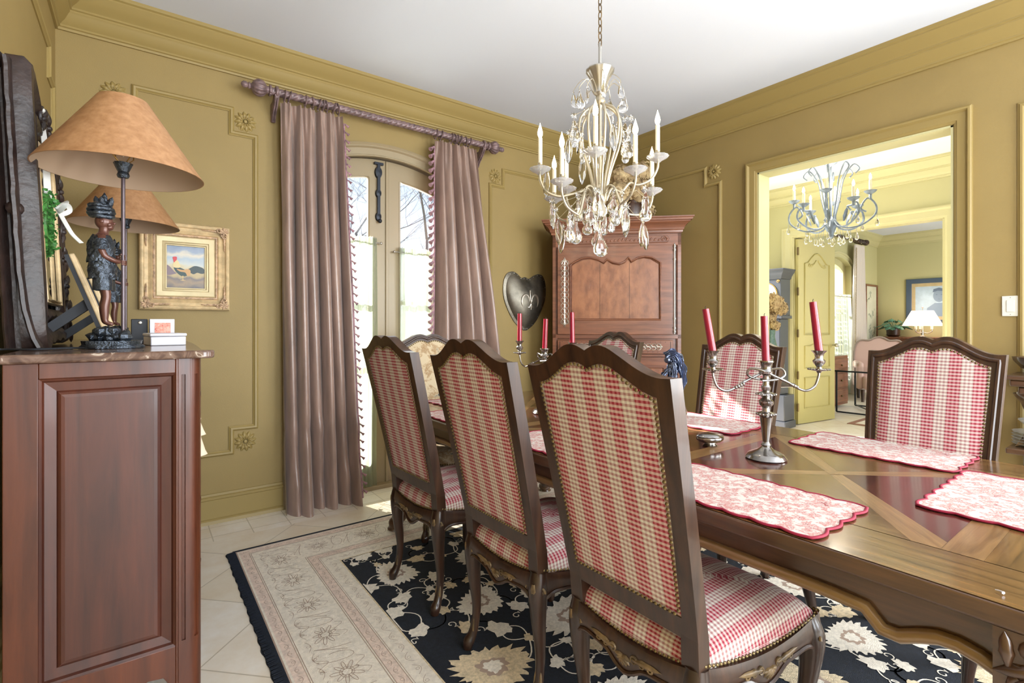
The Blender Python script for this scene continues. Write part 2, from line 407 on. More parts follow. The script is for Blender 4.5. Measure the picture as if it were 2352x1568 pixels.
def gingham():
    """wide red / cream stripes woven with a small check, from UVs in metres"""
    m,t,b=new_mat('red_gingham_stripe_fabric'); b.inputs['Roughness'].default_value=.85
    N=t.nodes; L=t.links
    uv=N.new('ShaderNodeUVMap'); sp=N.new('ShaderNodeSeparateXYZ'); L.new(uv.outputs[0],sp.inputs[0])
    def mth(op,a,bv):
        n=N.new('ShaderNodeMath'); n.operation=op
        for i,x in enumerate((a,bv)):
            if x is None: continue
            if isinstance(x,(int,float)): n.inputs[i].default_value=x
            else: L.new(x,n.inputs[i])
        return n.outputs[0]
    def sq(src,period,duty=.5,off=0):
        a=mth('ADD',src,off+100.0); a=mth('DIVIDE',a,period); a=mth('FRACT',a,None); return mth('LESS_THAN',a,duty)
    P=.0130
    wide=sq(sp.outputs[0],P*6,.5,P*.75); col=sq(sp.outputs[0],P,.5); row=sq(sp.outputs[1],P,.5)
    def mixc(f,a,c):
        n=N.new('ShaderNodeMix'); n.data_type='RGBA'
        if isinstance(f,float): n.inputs['Factor'].default_value=f
        else: L.new(f,n.inputs['Factor'])
        for k,x in (('A',a),('B',c)):
            if isinstance(x,tuple): n.inputs[k].default_value=x
            else: L.new(x,n.inputs[k])
        return n.outputs['Result']
    warp_r=mixc(col,lin((188,120,128)),lin((140,14,40))); warp_c=mixc(col,lin((208,205,194)),lin((170,152,146)))
    warp=mixc(wide,warp_c,warp_r); weft=mixc(row,lin((210,204,194)),lin((146,44,60)))
    full=mixc(.5,warp,weft)
    L.new(full,b.inputs['Base Color'])
    n2=N.new('ShaderNodeTexNoise'); n2.inputs['Scale'].default_value=900; L.new(uv.outputs[0],n2.inputs['Vector'])
    bp=N.new('ShaderNodeBump'); bp.inputs['Strength'].default_value=.15; bp.inputs['Distance'].default_value=.002; L.new(n2.outputs['Fac'],bp.inputs['Height']); L.new(bp.outputs[0],b.inputs['Normal'])
    return m
GING=gingham()
def toile(name,base,ink,ink2,scale=16,thr=.54,stretch=(1,1,1)):
    m,t,b=new_mat(name); b.inputs['Roughness'].default_value=.85
    N=t.nodes;L=t.links; tc=N.new('ShaderNodeTexCoord'); mp=N.new('ShaderNodeMapping'); L.new(tc.outputs['Object'],mp.inputs[0]); mp.inputs['Scale'].default_value=stretch
    n=N.new('ShaderNodeTexNoise'); n.inputs['Scale'].default_value=scale; n.inputs['Detail'].default_value=9; n.inputs['Roughness'].default_value=.72; n.inputs['Distortion'].default_value=.45; L.new(mp.outputs[0],n.inputs['Vector'])
    r=N.new('ShaderNodeValToRGB'); L.new(n.outputs['Fac'],r.inputs[0]); e=r.color_ramp.elements
    e[0].position=thr-.06;e[0].color=lin(base);e[1].position=thr+.12;e[1].color=lin(ink)
    x=e.new(thr+.02);x.color=lin(ink2); x=e.new(thr+.05);x.color=lin(base)
    L.new(r.outputs[0],b.inputs['Base Color'])
    bp=N.new('ShaderNodeBump'); bp.inputs['Strength'].default_value=.25; bp.inputs['Distance'].default_value=.004; L.new(n.outputs['Fac'],bp.inputs['Height']); L.new(bp.outputs[0],b.inputs['Normal'])
    return m
TOILE=toile('red_toile_quilted_cotton',(196,189,181),(138,22,30),(172,88,82),34,.525)
TAPES=toile('tapestry_scene_fabric',(196,178,146),(40,52,50),(150,116,76),11,.53)
MATR=mat('magenta_binding',(136,10,46),.7)

def tiles():
    m,t,b=new_mat('diagonal_travertine_tile'); N=t.nodes;L=t.links; b.inputs['Roughness'].default_value=.38
    tc=N.new('ShaderNodeTexCoord'); mp=N.new('ShaderNodeMapping'); L.new(tc.outputs['Object'],mp.inputs[0]); mp.inputs['Rotation'].default_value=(0,0,radians(45)); mp.inputs['Location'].default_value=(.13,.05,0)
    mp2=N.new('ShaderNodeMapping'); L.new(tc.outputs['Object'],mp2.inputs[0]); mp2.inputs['Location'].default_value=(.08,-.005,0)
    def brick(vec,w,h,off):
        k=N.new('ShaderNodeTexBrick'); L.new(vec,k.inputs['Vector']); k.inputs['Scale'].default_value=1; k.inputs['Brick Width'].default_value=w; k.inputs['Row Height'].default_value=h; k.offset=off
        k.inputs['Mortar Size'].default_value=.0035; k.inputs['Mortar Smooth'].default_value=.3
        k.inputs['Color1'].default_value=lin((240,236,228)); k.inputs['Color2'].default_value=lin((232,224,208)); k.inputs['Mortar'].default_value=lin((200,192,176)); return k
    k1=brick(mp.outputs[0],.42,.42,0); k2=brick(mp2.outputs[0],.21,.155,0)
    sp=N.new('ShaderNodeSeparateXYZ'); L.new(tc.outputs['Object'],sp.inputs[0])
    g=N.new('ShaderNodeMath'); g.operation='GREATER_THAN'; L.new(sp.outputs[1],g.inputs[0]); g.inputs[1].default_value=3.34
    l2=N.new('ShaderNodeMath'); l2.operation='LESS_THAN'; L.new(sp.outputs[0],l2.inputs[0]); l2.inputs[1].default_value=3.98
    g2=N.new('ShaderNodeMath'); g2.operation='MULTIPLY'; L.new(g.outputs[0],g2.inputs[0]); L.new(l2.outputs[0],g2.inputs[1])
    mx=N.new('ShaderNodeMix'); mx.data_type='RGBA'; L.new(g2.outputs[0],mx.inputs['Factor']); L.new(k1.outputs['Color'],mx.inputs['A']); L.new(k2.outputs['Color'],mx.inputs['B'])
    n=N.new('ShaderNodeTexNoise'); n.inputs['Scale'].default_value=3.5; n.inputs['Detail'].default_value=8; n.inputs['Roughness'].default_value=.65; L.new(tc.outputs['Object'],n.inputs['Vector'])
    r=N.new('ShaderNodeValToRGB'); L.new(n.outputs['Fac'],r.inputs[0]); r.color_ramp.elements[0].position=.3; r.color_ramp.elements[0].color=lin((232,216,192)); r.color_ramp.elements[1].position=.65; r.color_ramp.elements[1].color=(1,1,1,1)
    m2=N.new('ShaderNodeMix'); m2.data_type='RGBA'; m2.blend_type='MULTIPLY'; m2.inputs['Factor'].default_value=.75; L.new(mx.outputs['Result'],m2.inputs['A']); L.new(r.outputs[0],m2.inputs['B'])
    L.new(m2.outputs['Result'],b.inputs['Base Color']); return m
TILE=tiles()

# ------------------------------------------------------------ room shell
XL,XR,YW,YB,HC=-.37,3.98,3.66,-2.45,3.06
X2,X3,Y3,HC2=6.55,11.55,3.60,2.95
WT=.14
m=MB(); m.box((-.7,-2.7,-.1),(12,3.95,0)); struct(m,'floor',TILE,smooth=0)
m=MB(); m.box((XL-.2,YB-.2,HC),(XR+.07,YW+.3,HC+.1)); struct(m,'ceiling',CEIL,smooth=0)
m=MB(); m.box((XR+.071,-1.8,HC2),(12,3.95,HC2+.1)); struct(m,'ceiling_hall',CEIL,smooth=0)
m=MB(); m.box((XL-.15,YB-.15,0),(XL,YW+.3,HC)); struct(m,'wall_left',WALL,smooth=0)
# window wall with arched opening
WX,WHW=1.537,.66
def arch_z(x,zc,R=1.24): 
    d=x-WX; return zc-(R-sqrt(max(0,R*R-d*d)))
m=MB()
m.box((XL,YW,0),(WX-WHW,YW+.3,HC)); m.box((WX+WHW,YW,0),(XR,YW+.3,HC))
NA=24
for i in range(NA):
    x0=WX-WHW+2*WHW*i/NA;x1=WX-WHW+2*WHW*(i+1)/NA;z0=arch_z(x0,2.54);z1=arch_z(x1,2.54)
    vs=[(x0,YW,z0),(x1,YW,z1),(x1,YW,HC),(x0,YW,HC),(x0,YW+.3,z0),(x1,YW+.3,z1),(x1,YW+.3,HC),(x0,YW+.3,HC)]
    m.add(vs,[(0,1,2,3),(4,7,6,5),(0,4,5,1)])
struct(m,'wall_window',WALL,smooth=0)
# right wall with cased opening, plus an unseen one added for the side fill
OY0,OY1,OZ=.846,2.05,2.465
m=MB(); m.box((XR,YB,0),(XR+WT,-1.78,HC)); m.box((XR,-.62,0),(XR+WT,OY0,HC)); m.box((XR,-1.78,2.68),(XR+WT,-.62,HC)); m.box((XR,-1.78,0),(XR+WT,-.62,.42)); m.box((XR,OY1,0),(XR+WT,YW+.3,HC)); m.box((XR,OY0,OZ),(XR+WT,OY1,HC)); struct(m,'wall_right',WALL,smooth=0)
# rear wall behind the viewer, two unseen openings invented for the fill lights
m=MB(); m.box((XL,YB-.15,0),(.1,YB,HC)); m.box((1.4,YB-.15,0),(2.2,YB,HC)); m.box((3.5,YB-.15,0),(XR,YB,HC))
m.box((.1,YB-.15,2.7),(1.4,YB,HC)); m.box((2.2,YB-.15,2.7),(3.5,YB,HC)); m.box((.1,YB-.15,0),(1.4,YB,.4)); m.box((2.2,YB-.15,0),(3.5,YB,.4)); struct(m,'wall_rear',WALL,smooth=0)

CROWN=[(0,0),(.012,0),(.014,.012),(.022,.016),(.022,.026),(.03,.034),(.045,.05),(.058,.075),(.066,.085),(.066,.094),(.074,.098),(.074,.108),(.08,.114),(.098,.128),(.118,.15),(.13,.165),(.136,.172),(.136,.18),(.146,.186),(.148,.2),(.148,.205)]
m=MB(); zc=HC-.205
sweep(m,[(XL,YB,zc),(XL,YW,zc),(XR,YW,zc),(XR,YB,zc)],CROWN,(0,0,1),side=1); struct(m,'trim_1',TRIM,smooth=25)
def crown2(nm,path,hc,M,s=1.0,side=1):
    m=MB(); sweep(m,path,[(a*s,b*s) for a,b in CROWN],(0,0,1),side=side); struct(m,nm,M,smooth=25)
zc2=HC2-.205
BASEP=[(0,.185),(.006,.183),(.012,.17),(.02,.165),(.02,.15),(.016,.145),(.016,.03),(.022,.028),(.03,.02),(.034,0)]
BASEP=[(a,b) for a,b in BASEP][::-1]
def base(nm,a,b,M=TRIM,side=1): m=MB(); sweep(m,[a,b],BASEP,(0,0,1),side=side); struct(m,nm,M,smooth=25)
base('baseboard_left',(XL,YB,0),(XL,YW,0)); base('baseboard_window_left',(XL,YW,0),(WX-WHW-.1,YW,0)); base('baseboard_window_right',(WX+WHW+.1,YW,0),(XR,YW,0))
base('baseboard_right_far',(XR,YW,0),(XR,OY1+.1,0)); base('baseboard_right_near',(XR,OY0-.1,0),(XR,YB,0))
# casings
CAS=[(0,0),(0,.03),(.008,.036),(.018,.036),(.022,.03),(.026,.024),(.03,.02),(.07,.018),(.074,.014),(.085,.01),(.09,0)]
def casing(nm,pts,out,M=TRIM,side=1,prof=CAS):
    """pts path along outer edge; out = wall normal"""
    m=MB(); sweep(m,pts,prof,out,side=side); return struct(m,nm,M,smooth=25)
casing('trim_2',[(XR,OY1+.09,0),(XR,OY1+.09,OZ+.09),(XR,OY0-.09,OZ+.09),(XR,OY0-.09,0)],(-1,0,0),side=1)
m=MB(); m.box((XR-.004,OY1-.012,0),(XR+WT+.02,OY1+.001,OZ)); m.box((XR-.004,OY0-.001,0),(XR+WT+.02,OY0+.012,OZ)); m.box((XR-.004,OY0,OZ-.012),(XR+WT+.02,OY1,OZ+.001)); struct(m,'trim_3',PALET,smooth=0)
# panel mouldings
PM=[(-.016,0),(-.016,.006),(-.008,.01),(-.004,.016),(.006,.018),(.012,.012),(.016,.008),(.016,0)]
def pmould(nm,pts,out,side=1):
    m=MB(); sweep(m,pts,PM,out,closed=True,side=side); struct(m,nm,TRIM,smooth=30)
def stepped(a0,a1,b0,b1,st=.14,sb=.15): 
    return [(a0+st,b0),(a1-st,b0),(a1-st,b0+sb),(a1,b0+sb),(a1,b1-sb),(a1-st,b1-sb),(a1-st,b1),(a0+st,b1),(a0+st,b1-sb),(a0,b1-sb),(a0,b0+sb),(a0+st,b0+sb)]
pmould('trim_4',[(x,YW,z) for x,z in stepped(-.165,.61,.432,2.632)],(0,-1,0))
pmould('trim_5',[(x,YW,z) for x,z in stepped(2.478,3.7,.432,2.632)],(0,-1,0))
pmould('trim_6',[(XR,y,z) for y,z in stepped(2.371,3.45,.432,2.615)],(-1,0,0))
pmould('trim_7',[(XL,y,z) for y,z in stepped(-.3,3.5,.432,2.632)],(1,0,0))
pmould('trim_8',[(XR,y,z) for y,z in stepped(-.5,.552,.432,2.632)],(-1,0,0))
# rosettes
def rosette(label,c,nrm,ux):
    c=V(c);n=V(nrm);ux=V(ux);uy=n.cross(ux)
    m=MB(); R=.068
    for k in range(12):
        a=2*pi*k/12+.13; d=ux*cos(a)+uy*sin(a); m.leaf(c+d*.018,c+d*R,.036,n,h=.02)
    for k in range(12):
        a=2*pi*(k+.5)/12+.13; d=ux*cos(a)+uy*sin(a); m.leaf(c+d*.015+n*.006,c+d*(R*.72)+n*.006,.018,n,h=.016)
    N=24; m.tube([c+n*.008+(ux*cos(2*pi*k/N)+uy*sin(2*pi*k/N))*.021 for k in range(N)],.004,closed=True)
    m.dome(c+n*.006,.013,n,n=10,h=.9)
    NN=48; pts=[(R*.9*(1+.08*cos(12*2*pi*k/NN)))for k in range(NN)]
    m.add([c+n*.0]+[c+n*.004+(ux*cos(2*pi*k/NN)+uy*sin(2*pi*k/NN))*pts[k] for k in range(NN)],[(0,1+k,1+(k+1)%NN) for k in range(NN)])
    tag(m.build('rosette',TRIM,fix=False),label,'wall ornament','carved rosettes in the wall panel corners')
rosette('gold painted flower rosette on the wall just above the lampshade',(-.12,YW,2.575),(0,-1,0),(1,0,0))
rosette('gold painted flower rosette beside the left finial of the curtain rod',(.55,YW,2.57),(0,-1,0),(1,0,0))
rosette('gold painted flower rosette low on the wall, left of the curtain hem',(.55,YW,.49),(0,-1,0),(1,0,0))
rosette('gold painted flower rosette right of the right-hand curtain, above the shield',(2.53,YW,2.565),(0,-1,0),(1,0,0))
rosette('gold painted flower rosette between the armoire and the doorway casing',(XR,2.43,2.569),(-1,0,0),(0,1,0))
# ------------------------------------------------------------ french window
m=MB()
def apts(zc,hw,n=24,R=1.24): return [(WX-hw+2*hw*i/n, arch_z(WX-hw+2*hw*i/n,zc,R)) for i in range(n+1)]
outer=[(WX-WHW-.1,0)]+[(x,z) for x,z in apts(2.62,WHW+.1,24,1.36)]+[(WX+WHW+.1,0)]
ACAS=[(0,0),(0,.028),(.012,.032),(.02,.026),(.028,.026),(.034,.018),(.038,.012),(.085,.01),(.09,.018),(.098,.018),(.1,0)]
sweep(m,[(x,YW,z) for x,z in outer],ACAS,(0,-1,0),side=1); struct(m,'trim_9',WINPAINT,smooth=25)
w=thing('window_1',None,None,(0,0,0)); w['kind']='structure'; del_=[w.pop(k) for k in ('label','category') if k in w]
JY=YW+.06
m=MB()
m.box((WX-WHW-.001,YW-.005,0),(WX-WHW+.02,YW+.28,2.35)); m.box((WX+WHW-.02,YW-.005,0),(WX+WHW+.001,YW+.28,2.35))
n=24; A=apts(2.545,WHW,n); B=apts(2.525,WHW,n)
m.ring([(x,z) for x,z in A]+[(x,z) for x,z in B][::-1],[(x,z) for x,z in A]+[(x,z) for x,z in B][::-1],lambda x,z:(x,YW-.005,z),lambda x,z:(x,YW+.28,z))
m.build('window_frame',WINPAINT,w,smooth=30)
m=MB(); m.box((WX-WHW,YW-.01,-.002),(WX+WHW,YW+.3,.03)); m.build('threshold',WINPAINT,w,bevel=.004)  # added to stop sun leaking in below the door leaves
def leafdoor(sgn):
    x0,x1=(WX-WHW+.02,WX-.002) if sgn<0 else (WX+.002,WX+WHW-.02)
    gx0,gx1=(x0+.1,WX-.135) if sgn<0 else (WX+.115,x1-.1)
    m=MB(); n=14
    top=[(x0+(x1-x0)*i/n, arch_z(x0+(x1-x0)*i/n,2.522)) for i in range(n+1)]
    gt=[(gx0+(gx1-gx0)*i/n, arch_z(gx0+(gx1-gx0)*i/n,2.385)) for i in range(n+1)]
    O=[(x0,.02)]+top+[(x1,.02)]; I=[(gx0,.22)]+gt+[(gx1,.22)]
    m.ring(O,I,lambda x,z:(x,JY,z),lambda x,z:(x,JY+.045,z))
    # glazing bars and bead
    for z in (1.42,.95): m.box((gx0,JY+.008,z-.014),(gx1,JY+.036,z+.014))
    bead=[(gx0,.22)]+gt+[(gx1,.22)]
    m.tube([(x,JY+.002,z) for x,z in bead],.007,closed=True,n=6)
    f=m.build('sash' ,WINPAINT,w,smooth=30)
    g=MB(); P=[(gx0-.003,.217)]+[(x,z+.003) for x,z in gt]+[(gx1+.003,.217)]
    g.prism(P,lambda x,z:(x,JY+.02,z),lambda x,z:(x,JY+.024,z)); g.build('pane',GLASSB,f,smooth=0)
    return gx0,gx1
GL=leafdoor(-1); GR=leafdoor(1)
m=MB(); m.box((WX-.004,JY-.012,.02),(WX+.02,JY,2.515)); m.build('astragal',WINPAINT,w,bevel=.003)
m=MB(); bx=1.474
m.box((bx-.011,JY-.022,2.05),(bx+.011,JY-.004,2.485)); m.lathe([(.0,.0),(.03,.0),(.026,.02),(0,.024)],(0,0,0),16,M=Matrix.Translation((bx,JY,2.42))@Matrix.Rotation(radians(90),4,'X')@Matrix.Diagonal((1,1.6,1,1)))
for zz in (2.26,2.08): m.lathe([(.0,.0),(.024,.0),(.02,.02),(0,.026)],(0,0,0),14,M=Matrix.Translation((bx,JY,zz))@Matrix.Rotation(radians(90),4,'X')@Matrix.Diagonal((1,1.5,1,1)))
m.blob((bx+.006,JY-.026,2.045),.016); m.box((bx-.035,JY-.025,2.478),(bx+.035,JY,2.495)); m.build('cremone_bolt',BLACKI,w,smooth=40)
# cafe rods + sheers on each sash
def sheer(x0,x1,zt,label,seed,zb=.05):
    t=thing('cafe_curtain',label,'curtain',((x0+x1)/2,JY-.03,zt),group='sheer cafe curtains on the french window')
    ox,oy,oz=t.location
    rnd=random.Random(seed); ph=[rnd.uniform(0,6) for _ in range(4)]
    def f(u,v):
        x=x0+(x1-x0)*u; z=zt+.02+(zb-zt-.02)*v
        a=.012*(.5+.8*v)*sin(u*46+ph[0]+.8*sin(v*3))+.008*sin(u*21+ph[1]+v*2)
        return (x-ox+.012*sin(v*5+u*7)*v, a-.012-.012*v, z-oz)
    m=MB(); m.grid(f,110,24,0,lambda u,v:(u*(x1-x0),v*2)); m.build('sheer_panel',[SHEER],t,smooth=60,fix=False)
    m=MB(); m.grid(lambda u,v:V(f(u,v*.03))+V((0,-.006*sin(u*150),.012*(1-v)*abs(sin(u*80)))),110,3,0,lambda u,v:(u*(x1-x0),v*.1)); m.build('ruffled_heading',SHEER2,t,smooth=60,fix=False)
    m=MB(); m.tube([(x0-ox-.03,0,-.012),(x1-ox+.03,0,-.012)],.005); m.blob((x1-ox+.035,0,-.012),.011); m.blob((x0-ox-.035,0,-.012),.011); m.build('cafe_rod',NICKEL,t)
sheer(WX-WHW+.04,1.452,1.885,'sheer linen cafe curtain on the left sash of the french window, trailing to the floor',1,.0)
sheer(1.63,WX+WHW-.04,1.83,'sheer linen cafe curtain on the right sash of the french window',2,.25)
# ------------------------------------------------------------ curtain rod
RY,RZ=3.54,2.765
t=thing('curtain_rod','carved twisted bronze-brown curtain rod above the french window in the dining room','curtain rod',(1.52,RY,RZ))
m=MB(); pts=[(x,0,0) for x in [(.68-1.52)+i*(2.37-.68)/340 for i in range(341)]]
n=12;vs=[];fs=[]
for i,p in enumerate(pts):
    for k in range(n*2):
        a=2*pi*k/(n*2); r=.0195+.0065*abs(cos(2*(a+i*.2)))
        vs.append((p[0],r*cos(a),r*sin(a)))
for i in range(340):
    for k in range(n*2): k2=(k+1)%(n*2); fs.append((i*24+k,i*24+k2,(i+1)*24+k2,(i+1)*24+k))
m.add(vs,fs); m.build('rod',ROD,t,smooth=60)
def finial(sgn,x):
    m=MB(); M=Matrix.Translation((x-1.52,0,0))@Matrix.Rotation(radians(90*sgn),4,'Y')
    m.lathe([(.026,0),(.034,.004),(.034,.014),(.024,.018),(.022,.03),(.03,.034),(.046,.05),(.052,.07),(.05,.088),(.038,.106),(.02,.116),(.014,.122),(.02,.128),(.02,.134),(.013,.139),(.02,.15),(.018,.166),(.008,.176),(0,.178)],n=72,M=M,lobes=12,lamp_=.05)
    m.build('finial',ROD,t,smooth=50)
finial(-1,.685); finial(1,2.365)
for x in (.715,2.33):
    m=MB(); xx=x-1.52
    m.tube([(xx+.027*0,.0+.027*cos(a),.027*sin(a)) for a in [2*pi*k/20 for k in range(20)]],.012,closed=True)
    P=[(-.022,-.02),(.022,-.02),(.03,-.01),(.06,-.04),(.118,-.04),(.118,-.16),(.1,-.165),(.085,-.13),(.06,-.1),(.01,-.06),(-.018,-.04)]
    m.prism(P,lambda a,b:(xx-.014,a,b),lambda a,b:(xx+.014,a,b)); 
    for s in (-.007,.007): m.tube([(xx+s,-.02,-.03),(xx+s,.02,-.08),(xx+s,.07,-.125),(xx+s,.095,-.165)],.006,n=6)
    m.build('rod_bracket',ROD,t,bevel=.003)
def ring_at(x,tilt):
    m=MB(); m.tube([(x-1.52+tilt*sin(a)*.03,.035*cos(a),.035*sin(a)-.008) for a in [2*pi*k/22 for k in range(22)]],.0048,closed=True,n=6); m.blob((x-1.52-tilt*.03,0,-.05),.006); m.build('curtain_ring',ROD,t)
for x,tl in ((.765,.1),(.795,.3),(.895,.1),(.94,-.1),(.985,.3),(1.01,.1),(1.03,-.2),(1.085,.3),(1.11,-.2),(1.88,.2),(1.925,.3),(2.02,.1),(2.05,-.2),(2.07,.2),(2.1,.3),(2.15,-.1),(2.19,.3)): ring_at(x,tl)
# ------------------------------------------------------------ silk curtains
def drape(label,topx,botx,seed,nf,tass,midx=None,zb=.0):
    t=thing('silk_curtain',label,'curtain',((topx[0]+topx[1])/2,RY,2.71),group='silk drapes at the french window')
    ox,oy,oz=t.location; rnd=random.Random(seed)
    fr=[rnd.uniform(.8,1.25) for _ in range(6)];ph=[rnd.uniform(0,6.28) for _ in range(6)]
    def f(u,v):
        e=v**.9
        a=topx[0]+(botx[0]-topx[0])*e; b=topx[1]+(botx[1]-topx[1])*e
        z=2.71+(zb-2.71)*v
        w=u+.02*sin(u*17+ph[2]+v*1.3)
        amp=.028+.050*min(1,v*2.2)
        y=amp*(sin(2*pi*nf*w+ph[0]+.7*sin(v*2.1+ph[3]))*.8+.45*sin(2*pi*nf*.47*w+ph[1]+v*.8))
        pinch=exp(-(v/.06)**2)
        y=y*(1-.3*pinch)+.012*pinch*sin(2*pi*nf*2.2*u)
        x=a+(b-a)*u+.018*cos(2*pi*nf*w+ph[0])*min(1,v*3)
        # crumple where it breaks near the floor
        c=exp(-((v-.80)/.02)**2)*.02*sin(u*13+1)+exp(-((v-.93)/.03)**2)*.02*sin(u*9)
        y-=.02*v+c; y-=.05*max(0,(v-.82)/.18)**2*(.5+.5*sin(u*8+ph[4]))
        y=min(y,.085)
        return (x-ox,y-oy+RY-0.0,z-oz)
    m=MB(); m.grid(f,170,60,0); m.build('silk_panel',SILK,t,smooth=70,fix=False)
    m=MB(); ed=0.0 if tass<0 else 1.0; N=46
    ctr=[V(f(ed,.02+.96*i/N)) for i in range(N+1)]
    ts=.62 if tass>0 else 1.0
    m.tube([p+V((tass*.004,0,0)) for p in ctr],.006,n=6)
    for i,p in enumerate(ctr[:-1]):
        d=V((tass*.8,-.25,-.7)).normalized(); b=p+V((tass*.008,-.004,0))
        m.tube([b,b+d*.014*ts,b+d*.02*ts,b+d*.055*ts],[.004*ts,.010*ts,.007*ts,.018*ts],n=7)
    m.build('tassel_fringe',TASSEL,t,smooth=50)
    return t
drape('long mauve-brown silk curtain left of the french window',(.74,1.14),(.75,1.225),3,5.7,1)
drape('long mauve-brown silk curtain right of the french window, between window and shield',(1.872,2.25),(1.80,2.60),8,5.3,-1)
# ------------------------------------------------------------ tall chest on the left wall
CT=1.148
t=thing('chest','tall reddish wooden chest with brown marble top against the left wall','chest',(-.06,2.6,0))
def L(x,y,z): return V((x+.06,y-2.6,z))
cx0,cx1,cy0,cy1=-.283,.15,1.80,3.42
m=MB()
# side frame: stiles, rails with scalloped foot rail
def bx_(a,b,mi=0): m.box(L(*a),L(*b),mi)
m.box(L(cx0,cy0,.0),L(-.215,cy0+.03,CT)); m.box(L(.085,cy0,.0),L(.092,cy0+.03,CT)); m.box(L(-.215,cy0,1.105),L(.085,cy0+.03,CT))
P=[(-.215,.29),(.085,.29),(.085,.10),(.075,.17),(.055,.205),(.02,.21),(-.02,.2),(-.05,.225),(-.07,.225),(-.10,.2),(-.14,.21),(-.18,.205),(-.205,.17),(-.215,.10)]
m.prism(P,lambda a,b:L(a,cy0,b),lambda a,b:L(a,cy0+.03,b))
m.box(L(cx0,cy1-.03,.0),L(.118,cy1,CT)); m.box(L(cx0,cy0+.03,.2),L(cx0+.015,cy1-.03,CT)); m.box(L(cx0,cy0+.03,.2),L(.12,cy1-.03,.22)); m.box(L(cx0,cy0+.03,CT-.02),L(.12,cy1-.03,CT))
m.build('carcass',CHESTW,t,bevel=.002)
m=MB()
for yy in (cy0,cy1-.05):
    m=MB()
    # rounded fluted corner post with stopped flutes
    prof=[(.100,yy),(.1015,yy+.006),(.1085,yy+.007),(.110,yy)]
    for i in range(25):
        a=-pi/2+pi/2*i/24; fl=.006 if (i in (8,9,10,11,12)) else 0
        prof.append((.118+(.034-fl)*cos(a),yy+.036+(.036-fl)*sin(a)))
    prof=[(.0921,yy)]+prof+[(.152,yy+.05),(.0921,yy+.05)]
    m.prism(prof,lambda a,b:L(a,b,.30),lambda a,b:L(a,b,1.10))
    prof2=[(.0921,yy+.0)]+[(.118+.034*cos(-pi/2+pi/2*i/8),yy+.036+.036*sin(-pi/2+pi/2*i/8)) for i in range(9)]+[(.152,yy+.05),(.0921,yy+.05)]
    m.prism(prof2,lambda a,b:L(a,b,1.10),lambda a,b:L(a,b,CT)); m.prism(prof2,lambda a,b:L(a,b,0),lambda a,b:L(a,b,.30))
    m.build('fluted_corner_post',CHESTW,t,smooth=25)
m=MB()
# recessed raised panel on the near side
x0,x1,z0,z1=-.215,.085,.29,1.105
def rl(i,dy): return [L(x0+i,cy0+dy,z0+i),L(x1-i,cy0+dy,z0+i),L(x1-i,cy0+dy,z1-i),L(x0+i,cy0+dy,z1-i)]
R_=[rl(0,.0),rl(.006,.004),rl(.01,.012),rl(.034,.016),rl(.038,.01),rl(.044,.006),rl(.052,.005)]
vs=[p for r in R_ for p in r]; fs=[]
for i in range(len(R_)-1):
    for k in range(4): fs.append((i*4+k,i*4+(k+1)%4,(i+1)*4+(k+1)%4,(i+1)*4+k))
b=(len(R_)-1)*4; fs.append((b,b+1,b+2,b+3)); m.add(vs,fs); m.build('side_panel',CHESTP,t,smooth=0,fix=False)
zz=.26
for h in (.24,.22,.2,.17):
    m=MB(); z1=zz+h-.012
    m.grid(lambda u,v:L(.152+.02*sin(pi*v)**.7,cy0+.06+(cy1-cy0-.12)*v,zz+(z1-zz)*u),2,24); m.box(L(.12,cy0+.06,zz),L(.15,cy1-.06,z1))
    d=m.build('drawer',CHESTW,t,smooth=40,fix=False)
    for q in (.28,.72):
        yk=cy0+(cy1-cy0)*q; k=MB(); k.dome(L(.165,yk,(zz+z1)/2),.02,(1,0,0),n=12); k.tube([L(.18,yk+.05*cos(a),(zz+z1)/2+.03*sin(a)) for a in [pi+pi*i/10 for i in range(11)]],.004); k.build('drawer_pull',GILTW,d)
    zz+=h
m=MB(); out=[]
for a,b in [(cx0-.012,cy0-.02),(.12,cy0-.025),(.15,cy0-.035),(.176,cy0-.03),(.184,cy0-.005),(.165,cy0+.03),(.16,cy0+.1),(.172,cy0+.4),(.182,2.6),(.172,cy1-.4),(.16,cy1-.1),(.165,cy1-.03),(.184,cy1+.005),(.176,cy1+.03),(.15,cy1+.035),(.12,cy1+.025),(cx0-.012,cy1+.02)]: out.append((a,b))
out=[(p.x,p.y) for p in smooth_path([(a,b,0) for a,b in out[1:-1]],4)]; out=[(cx0-.012,cy0-.02)]+out+[(cx0-.012,cy1+.02)]
m.prism(out,lambda a,b:L(a,b,CT),lambda a,b:L(a,b,CT+.024)); m.build('marble_top',MARBLE,t,bevel=.006,bseg=3)
TZ=CT+.0245
# tasselled key hanging from the chest front
t=thing('tassel','cream and pink tassel hanging from the front of the marble-topped chest','tassel',(.143,1.92,.965))
m=MB(); m.blob((.004,0,-.01),.012,mi=0); m.lathe([(.012,0),(.01,-.012),(.018,-.04),(.024,-.055)],(.004,0,-.02),14,lobes=10,lamp_=.12); m.lathe([(.012,0),(.012,-.02),(.022,-.06),(.028,-.075)],(.004,0,-.065),14,lobes=10,lamp_=.12); m.build('tassel_skirt',mat('cream_thread',(226,206,180),.8),t)
m=MB(); m.tube([(.004,0,-.055),(.004,0,-.07)],.014,n=12); m.build('tassel_band',MATR,t)

